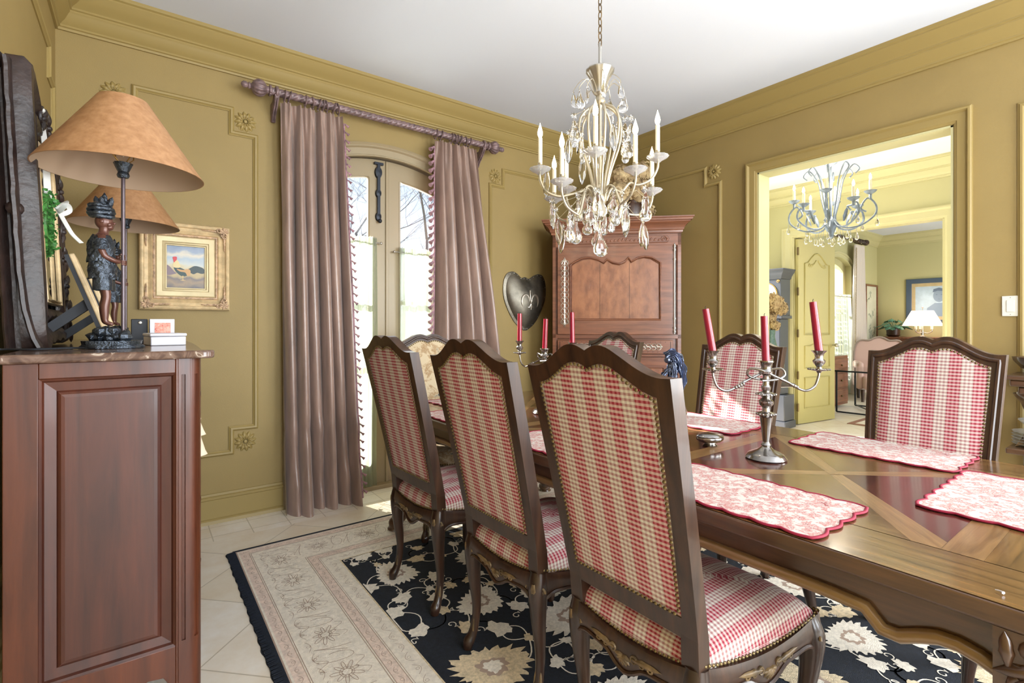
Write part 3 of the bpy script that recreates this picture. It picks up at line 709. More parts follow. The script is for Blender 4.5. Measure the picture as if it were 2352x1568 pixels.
# ------------------------------------------------------------ figurine lamps
def skin_mesh(name,joints,edges,m,parent,sub=2,root=0):
    me=bpy.data.meshes.new(name); me.from_pydata([j[:3] for j in joints],edges,[]); o=bpy.data.objects.new(name,me); COL.objects.link(o)
    sm=o.modifiers.new('s','SKIN'); sm.use_smooth_shade=True
    for i,j in enumerate(joints):
        sv=me.skin_vertices[0].data[i]; r=j[3]; sv.radius=(r if not isinstance(r,tuple) else r)[:2] if isinstance(r,tuple) else (r,r); sv.use_root=(i==root)
    ss=o.modifiers.new('d','SUBSURF'); ss.levels=sub; ss.render_levels=sub
    dg=bpy.context.evaluated_depsgraph_get(); ev=o.evaluated_get(dg); nm=bpy.data.meshes.new_from_object(ev); 
    bpy.data.objects.remove(o); bpy.data.meshes.remove(me)
    o=bpy.data.objects.new(name,nm); nm.materials.clear(); nm.materials.append(m); nm.polygons.foreach_set('use_smooth',[True]*len(nm.polygons)); COL.objects.link(o); o.parent=parent
    return o
def figure_lamp(label,loc,rz):
    """local: pole at origin, the boy stands at -x facing +x"""
    t=thing('table_lamp',label,'lamp',loc,rz,'pair of figurine lamps on the chest')
    m=MB(); rnd=random.Random(4)
    def rb(u,v):
        a=2*pi*u; r=(.082 if v<.5 else .076)*(1+.05*sin(a*5)+.03*sin(a*9+v*5))
        return (-.03+r*cos(a)*1.02,r*sin(a)*.8,.001+.024*v)
    m.grid(rb,40,4); m.add([rb(i/40,1) for i in range(40)],[tuple(range(40))])
    for k_ in range(7): m.blob((-.066+.009*k_,(-1)**k_*.014,.052+.002*(k_%3)),.0185,sz=.85,n=8,m=6,rough=.15,seed=k_+90)
    for i in range(26):
        a=rnd.uniform(0,6.28);r=rnd.uniform(.0,.055); m.blob((-.035+r*cos(a),r*sin(a)*.8,.03+.012*rnd.random()),rnd.uniform(.012,.024),sz=.8,n=7,m=5,rough=.2,seed=i)
    m.build('rock_base',BRONZE,t,smooth=30)
    m=MB(); m.tube([(0,0,.02),(0,0,.60)],.0058,n=12); m.build('pole',mat('lamp_pole',(86,74,78),.3,metal=.4) if 'lamp_pole' not in bpy.data.materials else bpy.data.materials['lamp_pole'],t)
    m=MB(); m.lathe([(.006,.56),(.014,.562),(.017,.57),(.014,.58),(.019,.592),(.024,.605),(.026,.61),(.012,.612)],n=18,lobes=8,lamp_=.05); m.build('socket',BRONZE,t)
    m=MB(); m.lathe([(.009,.612),(.011,.63),(.024,.66),(.03,.685),(.026,.71),(.012,.728),(0,.73)],n=16); m.build('bulb',GLASSB,t)
    m=MB()
    for k in range(4):
        a=pi/4+pi/2*k; m.tube([(.012*cos(a),.012*sin(a),.61),(.034*cos(a),.034*sin(a),.63),(.036*cos(a),.036*sin(a),.68),(.01*cos(a),.01*sin(a),.80)],.0018,n=5)
    for k in range(3):
        a=2*pi*k/3; m.tube([(0,0,.8),(.066*cos(a),.066*sin(a),.812)],.0018,n=5)
    m.build('harp',GOLDT,t)
    m=MB(); Z0,Z1,R0,R1=.575,.818,.228,.068
    N=64
    def sh(off): return [(R0-off,Z0),(R1-off,Z1)]
    vs=[];fs=[]
    for i in range(9):
        f_=i/8; r=R0+(R1-R0)*f_
        z=Z0+(Z1-Z0)*f_
        for k in range(N): a=2*pi*k/N; vs.append((r*cos(a),r*sin(a),z))
    for i in range(8):
        for k in range(N): k2=(k+1)%N; fs.append((i*N+k,i*N+k2,(i+1)*N+k2,(i+1)*N+k))
    m.add(vs,fs); vs2=[(x*.985,y*.985,z) for x,y,z in vs]; b0=len(m.v); m.add(vs2,[tuple(reversed(f)) for f in fs],1)
    m.add([vs[k] for k in range(N)]+[vs2[k] for k in range(N)],[(k,N+k,N+(k+1)%N,(k+1)%N) for k in range(N)],0)
    m.build('lamp_shade',[PARCH,PARCHIN],t,smooth=60,fix=False)
    # the boy: body is one continuous skin
    X=-.053
    J=[(X,0,.262,(0.0250,0.0288)),   #0 pelvis
       (X-.004,0,.300,(0.0238,0.0276)),(X-.006,0,.335,(0.0263,0.0312)),(X-.002,0,.362,(0.0175,0.0216)),(X+.002,0,.378,0.0109),(X+.004,0,.394,0.0166),(X+.005,0,.414,(0.0244,0.0216)),(X+.002,0,.432,0.0179), #1..7
       (X-.004,.015,.245,0.0186),(X+.001,.016,.205,0.0160),(X+.004,.016,.168,0.0122),(X-.002,.016,.135,0.0134),(X,.016,.085,0.0083),(X+.022,.018,.076,0.0064), #8..13 left leg
       (X,-.015,.245,0.0186),(X+.008,-.017,.205,0.0160),(X+.014,-.017,.168,0.0122),(X+.008,-.017,.135,0.0134),(X+.010,-.017,.085,0.0083),(X+.032,-.019,.076,0.0064), #14..19
       (X+.002,.030,.352,0.0122),(X+.003,.037,.325,0.0109),(X+.02,.034,.3,0.0090),(X+.042,.016,.30,0.0070), #20..23 left arm
       (X+.002,-.030,.352,0.0122),(X+.002,-.038,.322,0.0113),(X+.012,-.038,.295,0.0097),(X+.034,-.024,.284,0.0079),(X+.048,-.010,.281,0.0070)] #24..28 right
    E=[(0,1),(1,2),(2,3),(3,4),(4,5),(5,6),(6,7),(0,8),(8,9),(9,10),(10,11),(11,12),(12,13),(0,14),(14,15),(15,16),(16,17),(17,18),(18,19),(3,20),(20,21),(21,22),(22,23),(3,24),(24,25),(25,26),(26,27),(27,28)]
    body=skin_mesh('figure',J,E,SKINB,t,2)
    m=MB()  # face, ears, hands
    fx=X+.026; m.blob((X+.003,0,.412),.0265,sx=.92,sy=.86,sz=1.0,n=18,m=12); m.blob((X+.016,0,.396),.013,n=12,m=8)
    m.blob((fx+.003,0,.408),.0048,sx=1.1,sy=.8); 
    for s in(-1,1): m.blob((fx-.004,s*.009,.415),.0034); m.blob((X+.001,s*.024,.410),.006,sy=.5); m.blob((fx-.008,s*.011,.402),.008)
    m.blob((fx+.0015,0,.3985),.0032,sy=1.7,sz=.6)
    m.build('face',SKINB,body,smooth=70)
    for side,(hx,hy,hz) in ((1,(X+.046,.010,.300)),(-1,(X+.050,-.008,.281))):
        m=MB()
        for q in range(4):
            z=hz+.006-.004*q; m.tube([(hx,hy,z),(hx+.006,hy*.9+.001*side,z),(hx+.012,hy*.2,z-.001),(hx+.010,-hy*.5,z-.001)],.0021,n=5)
        m.tube([(hx-.004,hy*.5,hz+.004),(hx,-hy*.2,hz+.009),(hx+.003,-hy*.6,hz+.008)],.0023,n=5)
        m.build('hand',SKINB,body,smooth=70)
    m=MB()  # shirt and shorts, crumpled
    def crump(rx,ry,z0,z1,c,seed,fl=0):
        def f(u,v):
            a=2*pi*u; z=z0+(z1-z0)*v; w=1+.05*sin(a*6+v*9+seed)+.035*sin(a*13-v*17)+fl*(1-v)
            return (c+rx(v)*cos(a)*w, ry(v)*sin(a)*w, z+.002*sin(a*7+seed))
        m.grid(f,48,16)
    crump(lambda v:.033-.012*max(0,v-.75)*4*.9,lambda v:.038-.016*max(0,v-.8)*5,.278,.368,X-.004,1,.12)
    for s in(-1,1):
        def sl(u,v,s=s):
            a=2*pi*u; p0=V((X,s*.027,.358)); p1=V((X+.003,s*.040,.322)); p=p0.lerp(p1,v); r=(.0165+.004*v)*(1+.08*sin(a*5+v*6)); return p+V((r*cos(a),r*sin(a)*.8,r*sin(a)*-.3*s))
        m.grid(sl,16,6)
    m.build('shirt',BRONZE,body,smooth=60,fix=False)
    m=MB(); crump(lambda v:.035,lambda v:.040,.225,.288,X-.001,2,.05)
    for s in(-1,1): m.grid(lambda u,v,s=s:(X+.003+(.0245)*cos(2*pi*u)*(1+.07*sin(12*pi*u)), s*.0195+.0225*sin(2*pi*u)*(1+.06*sin(14*pi*u)), .188+.05*v),24,6)
    m.build('shorts',BRONZE,body,smooth=60,fix=False)
    m=MB()
    for k,(z,r) in enumerate(((.432,.0275),(.440,.030),(.449,.029),(.457,.025))):
        NN=28; m.tube([(X-.003+r*cos(2*pi*i/NN)-.004*k*.3,r*.95*sin(2*pi*i/NN),z+.006*sin(2*pi*i/NN+k)-.10*r*cos(2*pi*i/NN)) for i in range(NN)],[.0075+.0015*sin(i*1.3) for i in range(NN)],n=7,closed=True)
    m.blob((X-.004,0,.448),.027,sz=.8); m.blob((X-.026,0,.436),.014)
    for i,(dx,dy,h,tw) in enumerate(((.004,0,.05,.0),(-.012,.004,.038,-.3),(.014,-.003,.036,.4),(-.002,.012,.032,0),(0,-.013,.032,0))):
        p0=V((X+dx,dy,.458)); m.leaf(p0,p0+V((tw*.03,dy*.8,h)),.022,(0,-1,.1),h=.006); m.leaf(p0,p0+V((tw*.03,dy*.8,h*.95)),.022,(0,1,.1),h=.006)
    for a in (0.3,-.5): m.scroll((X+.012,-.012+.02*(a<0),.465),(1,0,0),(0,0,1),.011,1.2,.003,start=a*3)
    m.build('turban',BRONZE,body,smooth=60)
    return t
lp=figure_lamp('figurine lamp with a turbaned boy holding its pole, nearest the viewer on the chest',(-.045,2.095,TZ),radians(-8))
l2=copy_tree(lp); l2.location=(-.058,3.19,TZ); l2.rotation_euler=(0,0,radians(-20)); l2['label']='matching figurine lamp standing farther back on the chest, half behind the first'
# ------------------------------------------------------------ leaning carved mirror
t=thing('mirror','large dark carved wooden mirror leaning on the left wall on top of the chest','mirror',(-.250,2.44,TZ))
def ML(y,h,o):  # y across (world y), h up along the lean, o out of the mirror face
    a=radians(2.6); return V((-.0-sin(a)*h+cos(a)*o, y, cos(a)*h+sin(a)*o+.012))
HW=.325
def outl(s,base=0):
    """outer outline of the mirror (y,h)"""
    P=[(-HW,.0),(-HW,.4),(-HW,.82),(-.28,.90),(-.2,.875),(-.12,.80),(-.04,.80),(.06,.815),(.15,.78),(.24,.745),(HW-.02,.70),(HW,.62),(HW-.015,.5),(HW+.025,.40),(HW-.005,.30),(HW+.03,.15),(HW+.04,.02),(HW-.04,-.005),(.1,.0),(-.15,-.005)]
    return P
O3=smooth_path([(a,b,0) for a,b in outl(0)],6,closed=True); n_=len(O3); cc=V((0,.42,0))
def ringpts(k,wob=0):
    out=[]
    for i,p in enumerate(O3):
        d=(p-cc); ang=i/n_*2*pi; inner=V((max(-.22,min(.20,p.x*.72)),max(.12,min(.70,(p.y-.42)*.8+.42)),0)); q=p.lerp(inner,k); 
        if wob: q+= (p-inner).normalized()*wob*sin(ang*34)
        out.append((q.x,q.y))
    return out
lv=[(0,-.04,0),(0,.0,.004),(.1,.018,.005),(.25,.02,.003),(.4,.008,0),(.55,-.004,0),(.7,.004,0),(.8,.016,.003),(.9,.014,.003),(1.0,.0,0),(1.02,-.01,0)]
m=MB(); RR=[]
for k,o,wb in lv: RR.append([ML(a,b,o) for a,b in ringpts(k,wb)])
vs=[p for r in RR for p in r]; fs=[]
for i in range(len(RR)-1):
    for k in range(n_): k2=(k+1)%n_; fs.append((i*n_+k,i*n_+k2,(i+1)*n_+k2,(i+1)*n_+k))
m.add(vs,fs); m.add(RR[0],[tuple(range(n_))]); m.build('frame',MIRW,t,smooth=40,fix=False)
# thick near upright with its cove profile
m=MB(); prof=[(.06,-.075),(-.012,-.075),(-.016,-.066),(-.010,-.058),(.0,-.056),(.018,-.052),(.034,-.040),(.034,-.030),(.018,-.018),(.0,-.014),(-.012,-.012),(-.016,-.006),(-.014,.010),(-.006,.018),(.02,.022),(.06,.02)]
NV=30
def nu(i,j):
    h=-.006+.875*j/NV; a,b=prof[i]; w=.0014*sin(j*1.7+i*.3)+.001*sin(j*3.1); top=1 if j<NV else 0.9
    e=.0
    if j>NV-4 : e=(-.008*(j-NV+4)/4 if 3<i<10 else (.012*(j-NV+4)/4 if i<4 else 0))
    return ML(-HW-.012+a+w*.5,h+e*3,-.075+(b+.075)*.54+w*(.6 if i in (1,2,11,12) else .15)+(.035*exp(-j/NV/.10) if i>6 else 0))
vs=[nu(i,j) for i in range(len(prof)) for j in range(NV+1)];fs=[]
for i in range(len(prof)-1):
    for j in range(NV): a=i*(NV+1)+j; fs.append((a,a+NV+1,a+NV+2,a+1))
m.add(vs,fs); m.add([nu(i,0) for i in range(len(prof))],[tuple(range(len(prof)))]); m.add([nu(i,NV) for i in range(len(prof))],[tuple(range(len(prof)))])
m.build('near_upright',MIRW,t,smooth=35,fix=False)
for (y,h,r,s) in ((-.1,.77,.045,1),(.02,.775,.035,-1),(.22,.70,.045,1),(.27,.60,.035,-1),(.28,.44,.045,1),(.29,.33,.04,-1),(.31,.12,.045,1),(.30,.04,.04,-1),(.28,.22,.03,1),(.14,.74,.035,1)):
    m=MB(); p=ML(y,h,.012); m.scroll(p,(0,s,0),(0,0,1),r,1.4,.010,flat=.8); m.leaf(p,p+V((.008,.04,s*.05)),.03,(1,0,0),h=.016); m.leaf(p,p+V((.008,-.03,-s*.05)),.028,(1,0,0),h=.016); m.blob(p+V((.006,0,0)),.012); m.build('carved_scroll',MIRW,t,smooth=60)
m=MB(); m.dome(ML(-HW-.0,.42,-.035),.022,(.2,-1,.1),n=12); m.build('carved_boss',MIRW,t,smooth=60)
m=MB(); I=[(-.20,.14),(.19,.14),(.19,.62),(.16,.67),(.0,.69),(-.16,.67),(-.20,.62)]
for d in (0,.018): m.tube([ML(a*(1-d*4),.42+(b-.42)*(1-d*2),.006) for a,b in I],.007,closed=True,n=6)
m.build('gilt_liner',GOLDL,t,smooth=60)
m=MB(); m.prism([(a*1.02,.42+(b-.42)*1.02) for a,b in I],lambda a,b:ML(a,b,-.008),lambda a,b:ML(a,b,-.002)); m.build('mirror_glass',MIRG,t,smooth=0)
MO=V((-.250,2.44,TZ))
# wreath on a ribbon hanging over the mirror
hp=MO+ML(-.10,.80,.012)
t=thing('wreath','small green boxwood wreath hanging by a white satin ribbon in front of the carved mirror','wreath',tuple(hp))
m=MB(); m.tube([(-.012,0,.02),(0,0,.0),(.012,-.004,-.12),(.02,-.006,-.31)],[.004,.010,.014,.016],n=4,flat=.12); m.blob((0,0,.0),.013,sz=.8); m.build('ribbon',RIBB,t,smooth=60)
m=MB(); rnd=random.Random(2)
for i in range(620):
    a=rnd.uniform(0,2*pi); q=rnd.uniform(0,2*pi); R=.085; r=.026*rnd.uniform(.6,1.1); c=V((.014+r*cos(q)*.8,(R+r*sin(q))*cos(a),-.385+(R+r*sin(q))*sin(a)*1.05)); d=V((rnd.uniform(-1,1),rnd.uniform(-1,1),rnd.uniform(-1,.4))).normalized()*.016; nn=V((rnd.uniform(.2,1),rnd.uniform(-.6,.6),rnd.uniform(-.5,.8)))
    sd=nn.cross(d).normalized()*.006; m.add([c,c+d*.5+sd,c+d,c+d*.5-sd],[(0,1,2,3)])
N=30; m.tube([(.014,.085*cos(2*pi*k/N),-.385+.088*sin(2*pi*k/N)) for k in range(N)],.014,closed=True,n=6); m.build('boxwood_ring',GREENL,t,smooth=0,fix=False)
m=MB()
for s,l in ((1,.07),(-1,.06)):
    m.tube(smooth_path([(.04,0,-.33),(.065,.03*s,-.31),(.07,.06*s,-.325),(.05,.03*s,-.345),(.04,0,-.335)],5),[.011]*21,n=4,flat=.12)
m.tube(smooth_path([(.045,0,-.335),(.065,-.02,-.38),(.085,-.03,-.42),(.11,-.04,-.45)],5),.012,n=4,flat=.12); m.blob((.05,0,-.333),.012); m.build('bow',RIBB,t,smooth=60)
# two easel-backed photo frames seen from the side
def easel(label,loc,rz,h,w,g):
    lean_deg=19
    t=thing('photo_frame',label,'picture frame',loc,rz,'easel-backed photo frames on the chest')
    ln=radians(lean_deg); M=Matrix.Rotation(-ln,4,'Y')   # local: faces +x, leans back to -x
    m=MB(); m.box((-.012,-w/2,0),(0,w/2,h),M=M); m.build('backboard',BLACKP,t,smooth=0)
    m=MB(); fw=.028
    O=[(-w/2,0),(w/2,0),(w/2,h),(-w/2,h)]; I=[(-w/2+fw,fw),(w/2-fw,fw),(w/2-fw,h-fw),(-w/2+fw,h-fw)]
    m.ring(O,I,lambda y,z:M@V((0.0,y,z)),lambda y,z:M@V((.016,y,z))); m.build('gilt_frame',GOLDL,t,smooth=0,bevel=.004)
    m=MB(); m.prism(I,lambda y,z:M@V((.002,y,z)),lambda y,z:M@V((.006,y,z))); m.build('photo_mount',GOLDP,t,smooth=0)
    m=MB(); P=[(-.010-sin(ln)*h*.52,cos(ln)*h*.52),(-.012-sin(ln)*h*.42,cos(ln)*h*.40),(-.155*h/.3-.03,0.002),(-.155*h/.3-.075,0.002)]
    m.prism(P,lambda x,z:(x,-.03,z),lambda x,z:(x,.03,z)); m.build('strut',BLACKP,t,smooth=0)
easel('black-backed gilt photo frame leaning on its easel strut, directly behind the nearer lamp boy',(-.092,2.36,TZ+.006),radians(1.5),.33,.17,0)
easel('second gilt photo frame with a black strut, farther back beside the mirror',(-.080,2.66,TZ+.006),radians(1.5),.27,.17,1)
# small boxes
def sbox(nm,label,c,d,h,rz,M,lidM=None):
    t=thing(nm,label,'box',c,rz); m=MB(); m.box((-d[0]/2,-d[1]/2,0),(d[0]/2,d[1]/2,h*.72)); m.build('box_body',M,t,bevel=.003)
    m=MB(); m.box((-d[0]/2-.003,-d[1]/2-.003,h*.74),(d[0]/2+.003,d[1]/2+.003,h)); m.build('lid',lidM or M,t,bevel=.004)
    return t
sbox('white_box','flat white lidded box on the marble top beside the lamp base',(.075,2.33,TZ),(.11,.15,0),.045,radians(8),WHITEP)
t=thing('card_box','small white box with a red patterned face, standing behind the flat white box','box',(.075,2.56,TZ),radians(2))
m=MB(); m.box((-.045,-.03,0),(.04,.03,.10)); m.build('box_body',WHITEP,t,bevel=.002)
m=MB(); m.box((-.028,-.0315,.02),(.026,-.0302,.085)); m.build('red_pattern_label',toile('red_print',(232,176,160),(200,80,66),(220,130,110),60,.5),t,smooth=0)
t=thing('black_box','small black box between the lamp base and the card box','box',(-.0,2.58,TZ)); m=MB(); m.box((-.03,-.03,0),(.025,.03,.10)); m.build('box_body',BLACKP,t,bevel=.003); m=MB(); m.dome((0,-.03,.085),.008,(0,-1,0),n=10); m.build('clasp',NICKEL,t)
m=MB(); m.tube(smooth_path([(.0,0,0),(-.06,.05,0),(-.14,.0,0),(-.22,.06,0),(-.26,-.02,0)],6),.003,n=6); tag(m.build('lamp_cord',BLACKP,None,loc=(-.11,2.03,TZ+.004)),'thin black lamp cord lying on the marble behind the boy lamp','cord')
# ------------------------------------------------------------ rooster picture
t=thing('framed_picture','ornate pale gold frame holding a rooster painting, on the wall right of the lamps','picture',(.225,YW-.002,1.60))
W2,H2=.232,.262
def rect(i,y,w=W2,h=H2): return [(-w+i,y,-h+i),(w-i,y,-h+i),(w-i,y,h-i),(-w+i,y,h-i)]
def rframe(nm,steps,M,w=W2,h=H2,parent=t):
    m=MB(); vs=[p for i,y in steps for p in rect(i,y,w,h)];fs=[]
    for i in range(len(steps)-1):
        for k in range(4): fs.append((i*4+k,i*4+(k+1)%4,(i+1)*4+(k+1)%4,(i+1)*4+k))
    m.add(vs,fs); return m.build(nm,M,parent,smooth=25)
rframe('outer_frame',[(0,0),(0,-.03),(.006,-.042),(.014,-.046),(.022,-.042),(.026,-.03),(.044,-.022),(.056,-.03),(.062,-.034),(.066,-.028)],GOLDL)
rframe('beaded_band',[(.066,-.028),(.070,-.034),(.076,-.034),(.080,-.026)],GOLDD)
rframe('inner_liner',[(.08,-.026),(.086,-.03),(.112,-.026),(.116,-.02),(.124,-.022),(.130,-.016),(.134,-.016),(.136,-.008)],GOLDP)
m=MB()
for sx in(-1,1):
    for sz in(-1,1):
        m=MB()
        c=V((sx*(W2-.032),-.046,sz*(H2-.032)))
        for (dx,dz,r,st) in ((0,0,.02,0),(-.028,.004,.014,1),(.002,-.03,.014,2.4),(-.012,-.014,.012,4)):
            m.scroll(c+V((dx*sx,0,dz*sz)),(sx,0,0),(0,0,sz),r,1.5,.0045,start=st)
        for k in range(7):
            a=k*2*pi/7; m.leaf(c,c+V((cos(a)*.03,-.004,sin(a)*.03)),.014,(0,-1,0),h=.008)
        for q in range(3):
            m.leaf(c+V((-sx*(.03+.028*q),.01,0)),c+V((-sx*(.07+.028*q),.012,.004)),.018-.004*q,(0,-1,0),h=.008); m.leaf(c+V((0,.01,-sz*(.03+.028*q))),c+V((.004,.012,-sz*(.07+.028*q))),.018-.004*q,(0,-1,0),h=.008)
        m.build('corner_carving',GOLDD,t,smooth=60)
cw,ch=W2-.134,H2-.134
def paintmat():
    m,tt,b=new_mat('painted_landscape'); N=tt.nodes;Lk=tt.links; b.inputs['Roughness'].default_value=.4
    tc=N.new('ShaderNodeTexCoord'); sp=N.new('ShaderNodeSeparateXYZ'); Lk.new(tc.outputs['Object'],sp.inputs[0])
    n=N.new('ShaderNodeTexNoise'); n.inputs['Scale'].default_value=14; n.inputs['Detail'].default_value=4; Lk.new(tc.outputs['Object'],n.inputs['Vector'])
    a=N.new('ShaderNodeMath'); a.operation='MULTIPLY_ADD'; Lk.new(n.outputs['Fac'],a.inputs[0]); a.inputs[1].default_value=.09; Lk.new(sp.outputs[2],a.inputs[2])
    mr=N.new('ShaderNodeMapRange'); Lk.new(a.outputs[0],mr.inputs['Value']); mr.inputs['From Min'].default_value=-ch+.045; mr.inputs['From Max'].default_value=ch+.045
    r=N.new('ShaderNodeValToRGB'); Lk.new(mr.outputs[0],r.inputs[0]); e=r.color_ramp.elements
    e[0].position=0;e[0].color=lin((92,84,84)); e[1].position=1;e[1].color=lin((120,134,156))
    for p,c in ((.12,(142,120,92)),(.22,(104,92,90)),(.3,(172,152,108)),(.42,(182,160,116)),(.52,(196,184,150)),(.56,(186,190,184)),(.7,(158,172,184)),(.8,(206,196,176)),(.88,(140,152,170))): x=e.new(p);x.color=lin(c)
    Lk.new(r.outputs[0],b.inputs['Base Color']); return m
m=MB(); m.box((-cw,-.008,-ch),(cw,-.003,ch)); cv=m.build('canvas',paintmat(),t,smooth=0)
# the painted rooster, thin strokes of paint on the canvas
def stroke(nm,P,c,yy):
    m=MB(); Q=[(p.x,p.y) for p in smooth_path([(a,b,0) for a,b in P],4,closed=True)]; k=.098*2
    m.prism(Q,lambda a,b:(a*k,-.0082,b*k*1.28),lambda a,b:(a*k,-.0084-yy,b*k*1.28)); m.build(nm,mat('paint_'+nm,c,.45) ,cv,smooth=0)
stroke('hill',[(-.5,.02),(-.42,.0),(-.3,-.12),(-.25,-.16),(-.5,-.2)],(122,104,112),.0001)
stroke('tail',[(.0,-.08),(.1,-.02),(.22,.04),(.36,.03),(.48,-.02),(.49,-.12),(.4,-.14),(.3,-.12),(.2,-.16),(.1,-.12)],(44,60,62),.0003)
stroke('body_feathers',[(-.32,-.0),(-.2,.0),(-.02,-.06),(.1,-.06),(.08,-.16),(-.02,-.22),(-.12,-.22),(-.26,-.12)],(38,62,60),.0005)
stroke('saddle',[(-.24,-.05),(-.08,-.07),(.04,-.04),(.12,-.08),(.1,-.2),(.03,-.2),(-.02,-.13),(-.16,-.11)],(190,146,92),.0008)
stroke('neck',[(-.32,.12),(-.26,.18),(-.19,.12),(-.15,-.01),(-.33,-.01)],(214,194,140),.001)
stroke('comb',[(-.34,.23),(-.24,.24),(-.24,.17),(-.28,.13),(-.31,.1),(-.33,.16)],(196,56,60),.0012)
stroke('legs',[(-.1,-.22),(-.06,-.22),(-.07,-.3),(.0,-.32),(-.16,-.33),(-.09,-.3)],(196,166,110),.0006)
# ------------------------------------------------------------ shield
t=thing('shield','dark metal heart-shaped shield with a raised fleur-de-lis, hung between curtain and armoire','shield',(2.862,YW,1.47))
SP=[(-.245,.04),(-.245,.16),(-.21,.235),(-.15,.262),(-.095,.245),(-.045,.21),(0,.218),(.045,.205),(.10,.235),(.16,.255),(.215,.235),(.245,.16),(.245,.04),(.2,-.08),(.12,-.2),(.03,-.268),(0,-.275),(-.03,-.268),(-.12,-.2),(-.2,-.08)]
SP=[(p.x,p.y) for p in smooth_path([(a,b,0) for a,b in SP],5,closed=True)]; ns=len(SP)
m=MB(); m.add([(0,-.095,0)],[]); 
ringsS=[(1,0),(1,-.012),(.9,-.02),(.885,-.028),(.78,-.05),(.6,-.072),(.4,-.086),(.2,-.093)]
vs=[]
for k,y in ringsS:
    w_=max(0,min(1,(.9-k)/.5))
    for i_,(a,b) in enumerate(SP):
        an=atan2(b+.0,a); ea,eb=.22*cos(an),(.2 if b>0 else .26)*sin(an)
        vs.append(((a*(1-w_)+ea*w_)*k,y,(b*(1-w_)+eb*w_)*k))
vs+=[(0,-.096,0)];fs=[];mi_=[]
for i in range(len(ringsS)-1):
    for k in range(ns): k2=(k+1)%ns; fs.append((i*ns+k,i*ns+k2,(i+1)*ns+k2,(i+1)*ns+k))
b=(len(ringsS)-1)*ns
for k in range(ns): fs.append((b+k,b+(k+1)%ns,len(vs)-1))
m=MB(); m.add(vs,fs); m.build('shield_plate',SHIELDM,t,smooth=30)
m=MB()
for k in range(0,ns,4): a,b=SP[k]; m.dome((a*.945,-.016,b*.945),.006,(0,-1,0),n=6)
m.build('rim_rivets',NICKEL,t)
m=MB(); Y0=-.094
m.tube(smooth_path([(0,Y0,.10),(.010,Y0-.006,.05),(.0,Y0-.006,-.02)],5),[.002]+[.007]*9+[.005],n=6,flat=.6); m.tube(smooth_path([(-.008,Y0,.09),(-.012,Y0-.006,.04),(.0,Y0-.006,-.02)],5),.005,n=6)
for s in(-1,1):
    m.tube([(s*.012+s*.042*(1-cos(a)),Y0+.002+.012*(a/4),-.01+.060*sin(a)) for a in [pi*1.35*i/14 for i in range(15)]],[.005+.005*sin(pi*i/14) for i in range(15)],n=6)
    m.tube([(0,Y0-.004,-.03),(s*.018,Y0-.002,-.065),(s*.03,Y0+.002,-.06)],.004,n=6)
m.tube([(0,Y0-.004,-.02),(0,Y0-.004,-.085)],[.006,.002],n=6); m.tube([(-.018,Y0-.008,-.026),(.018,Y0-.008,-.026)],.004,n=6)
m.build('fleur_de_lis',PEWTER,t,smooth=60)
# ------------------------------------------------------------ armoire across the corner
AC=V((3.297,2.937,0))
t=thing('armoire','tall cherry wood armoire with scalloped panel door standing across the corner','armoire',tuple(AC),radians(-45))
# local x right along the front, y into the corner
hw=.545
m=MB(); m.box((-hw,0.02,.12),(hw,.42,2.03)); 
for s in (-1,1):
    m.box((s*hw-.03 if s>0 else -hw,-.0,.0),(hw if s>0 else -hw+.03,.03,2.03)); 
    for k in range(3): m.tube([(s*(hw-.035+.012*k),.004,.3),(s*(hw-.035+.012*k),.004,1.98)],.004,n=6)
m.box((-hw,.0,1.925),(hw,.03,2.03)); m.box((-hw,.0,1.13),(hw,.03,1.165)); m.box((-hw,.0,.1),(hw,.03,.22)); m.box((-hw,.0,.975),(hw,.03,.995))
m.build('body',ARMW,t,bevel=.004)
m=MB(); CP=[(0,0),(.01,.004),(.012,.02),(.02,.028),(.024,.045),(.04,.07),(.062,.085),(.066,.095),(.078,.098),(.082,.112),(.09,.118),(.09,.128),(0,.13)]
sweep(m,[(-hw,.29,2.03),(-hw,0,2.03),(hw,0,2.03),(hw,.29,2.03)],CP,(0,0,1),side=1); m.box((-hw,0,2.02),(hw,.42,2.155)); m.build('cornice',ARMW,t,smooth=30)
m=MB()
for i in range(26):
    x=-.42+.84*i/25; m.leaf((x,-.002,1.965),(x+.02,-.002,1.99+.008*sin(i)),.016,(0,-1,0),h=.006)
for x in (-.4,.4): 
    m.scroll((x,-.004,1.98),(1,0,0),(0,0,1),.025,1.5,.004)
P=[(-.43,1.95),(.43,1.95),(.455,1.98),(.43,2.01),(-.43,2.01),(-.455,1.98)]; m.tube([(a,-.001,b) for a,b in P],.003,closed=True,n=5); m.build('frieze_carving',ARMW,t,smooth=50)
# upper door
d0,d1,z0,z1=-.50,.475,1.165,1.925
pl,pr,pb=-.388,.372,1.29
TOP=[(-.388,1.77),(-.36,1.79),(-.29,1.825),(-.22,1.832),(-.15,1.812),(-.105,1.785),(-.075,1.815),(-.03,1.785),(.03,1.772),(.075,1.79),(.105,1.825),(.13,1.79),(.18,1.82),(.24,1.832),(.30,1.822),(.372,1.775)]
DP=[(pl,pb)]+TOP+[(pr,pb)]
OU=[(d0,z0)]+[(d0+(d1-d0)*(x-pl)/(pr-pl),z1) for x,z in TOP]+[(d1,z0)]
m=MB(); m.ring(OU,DP,lambda x,z:(x,-.022,z),lambda x,z:(x,.0,z)); dr=m.build('door',ARMW,t,smooth=0,bevel=.003)
m=MB(); m.tube([(x,-.022,z) for x,z in DP],.008,closed=True,n=8); m.tube([(x*.975,-.016,1.5+(z-1.5)*.965) for x,z in DP],.005,closed=True,n=6); m.build('panel_moulding',ARMW,dr,smooth=60)
m=MB(); 
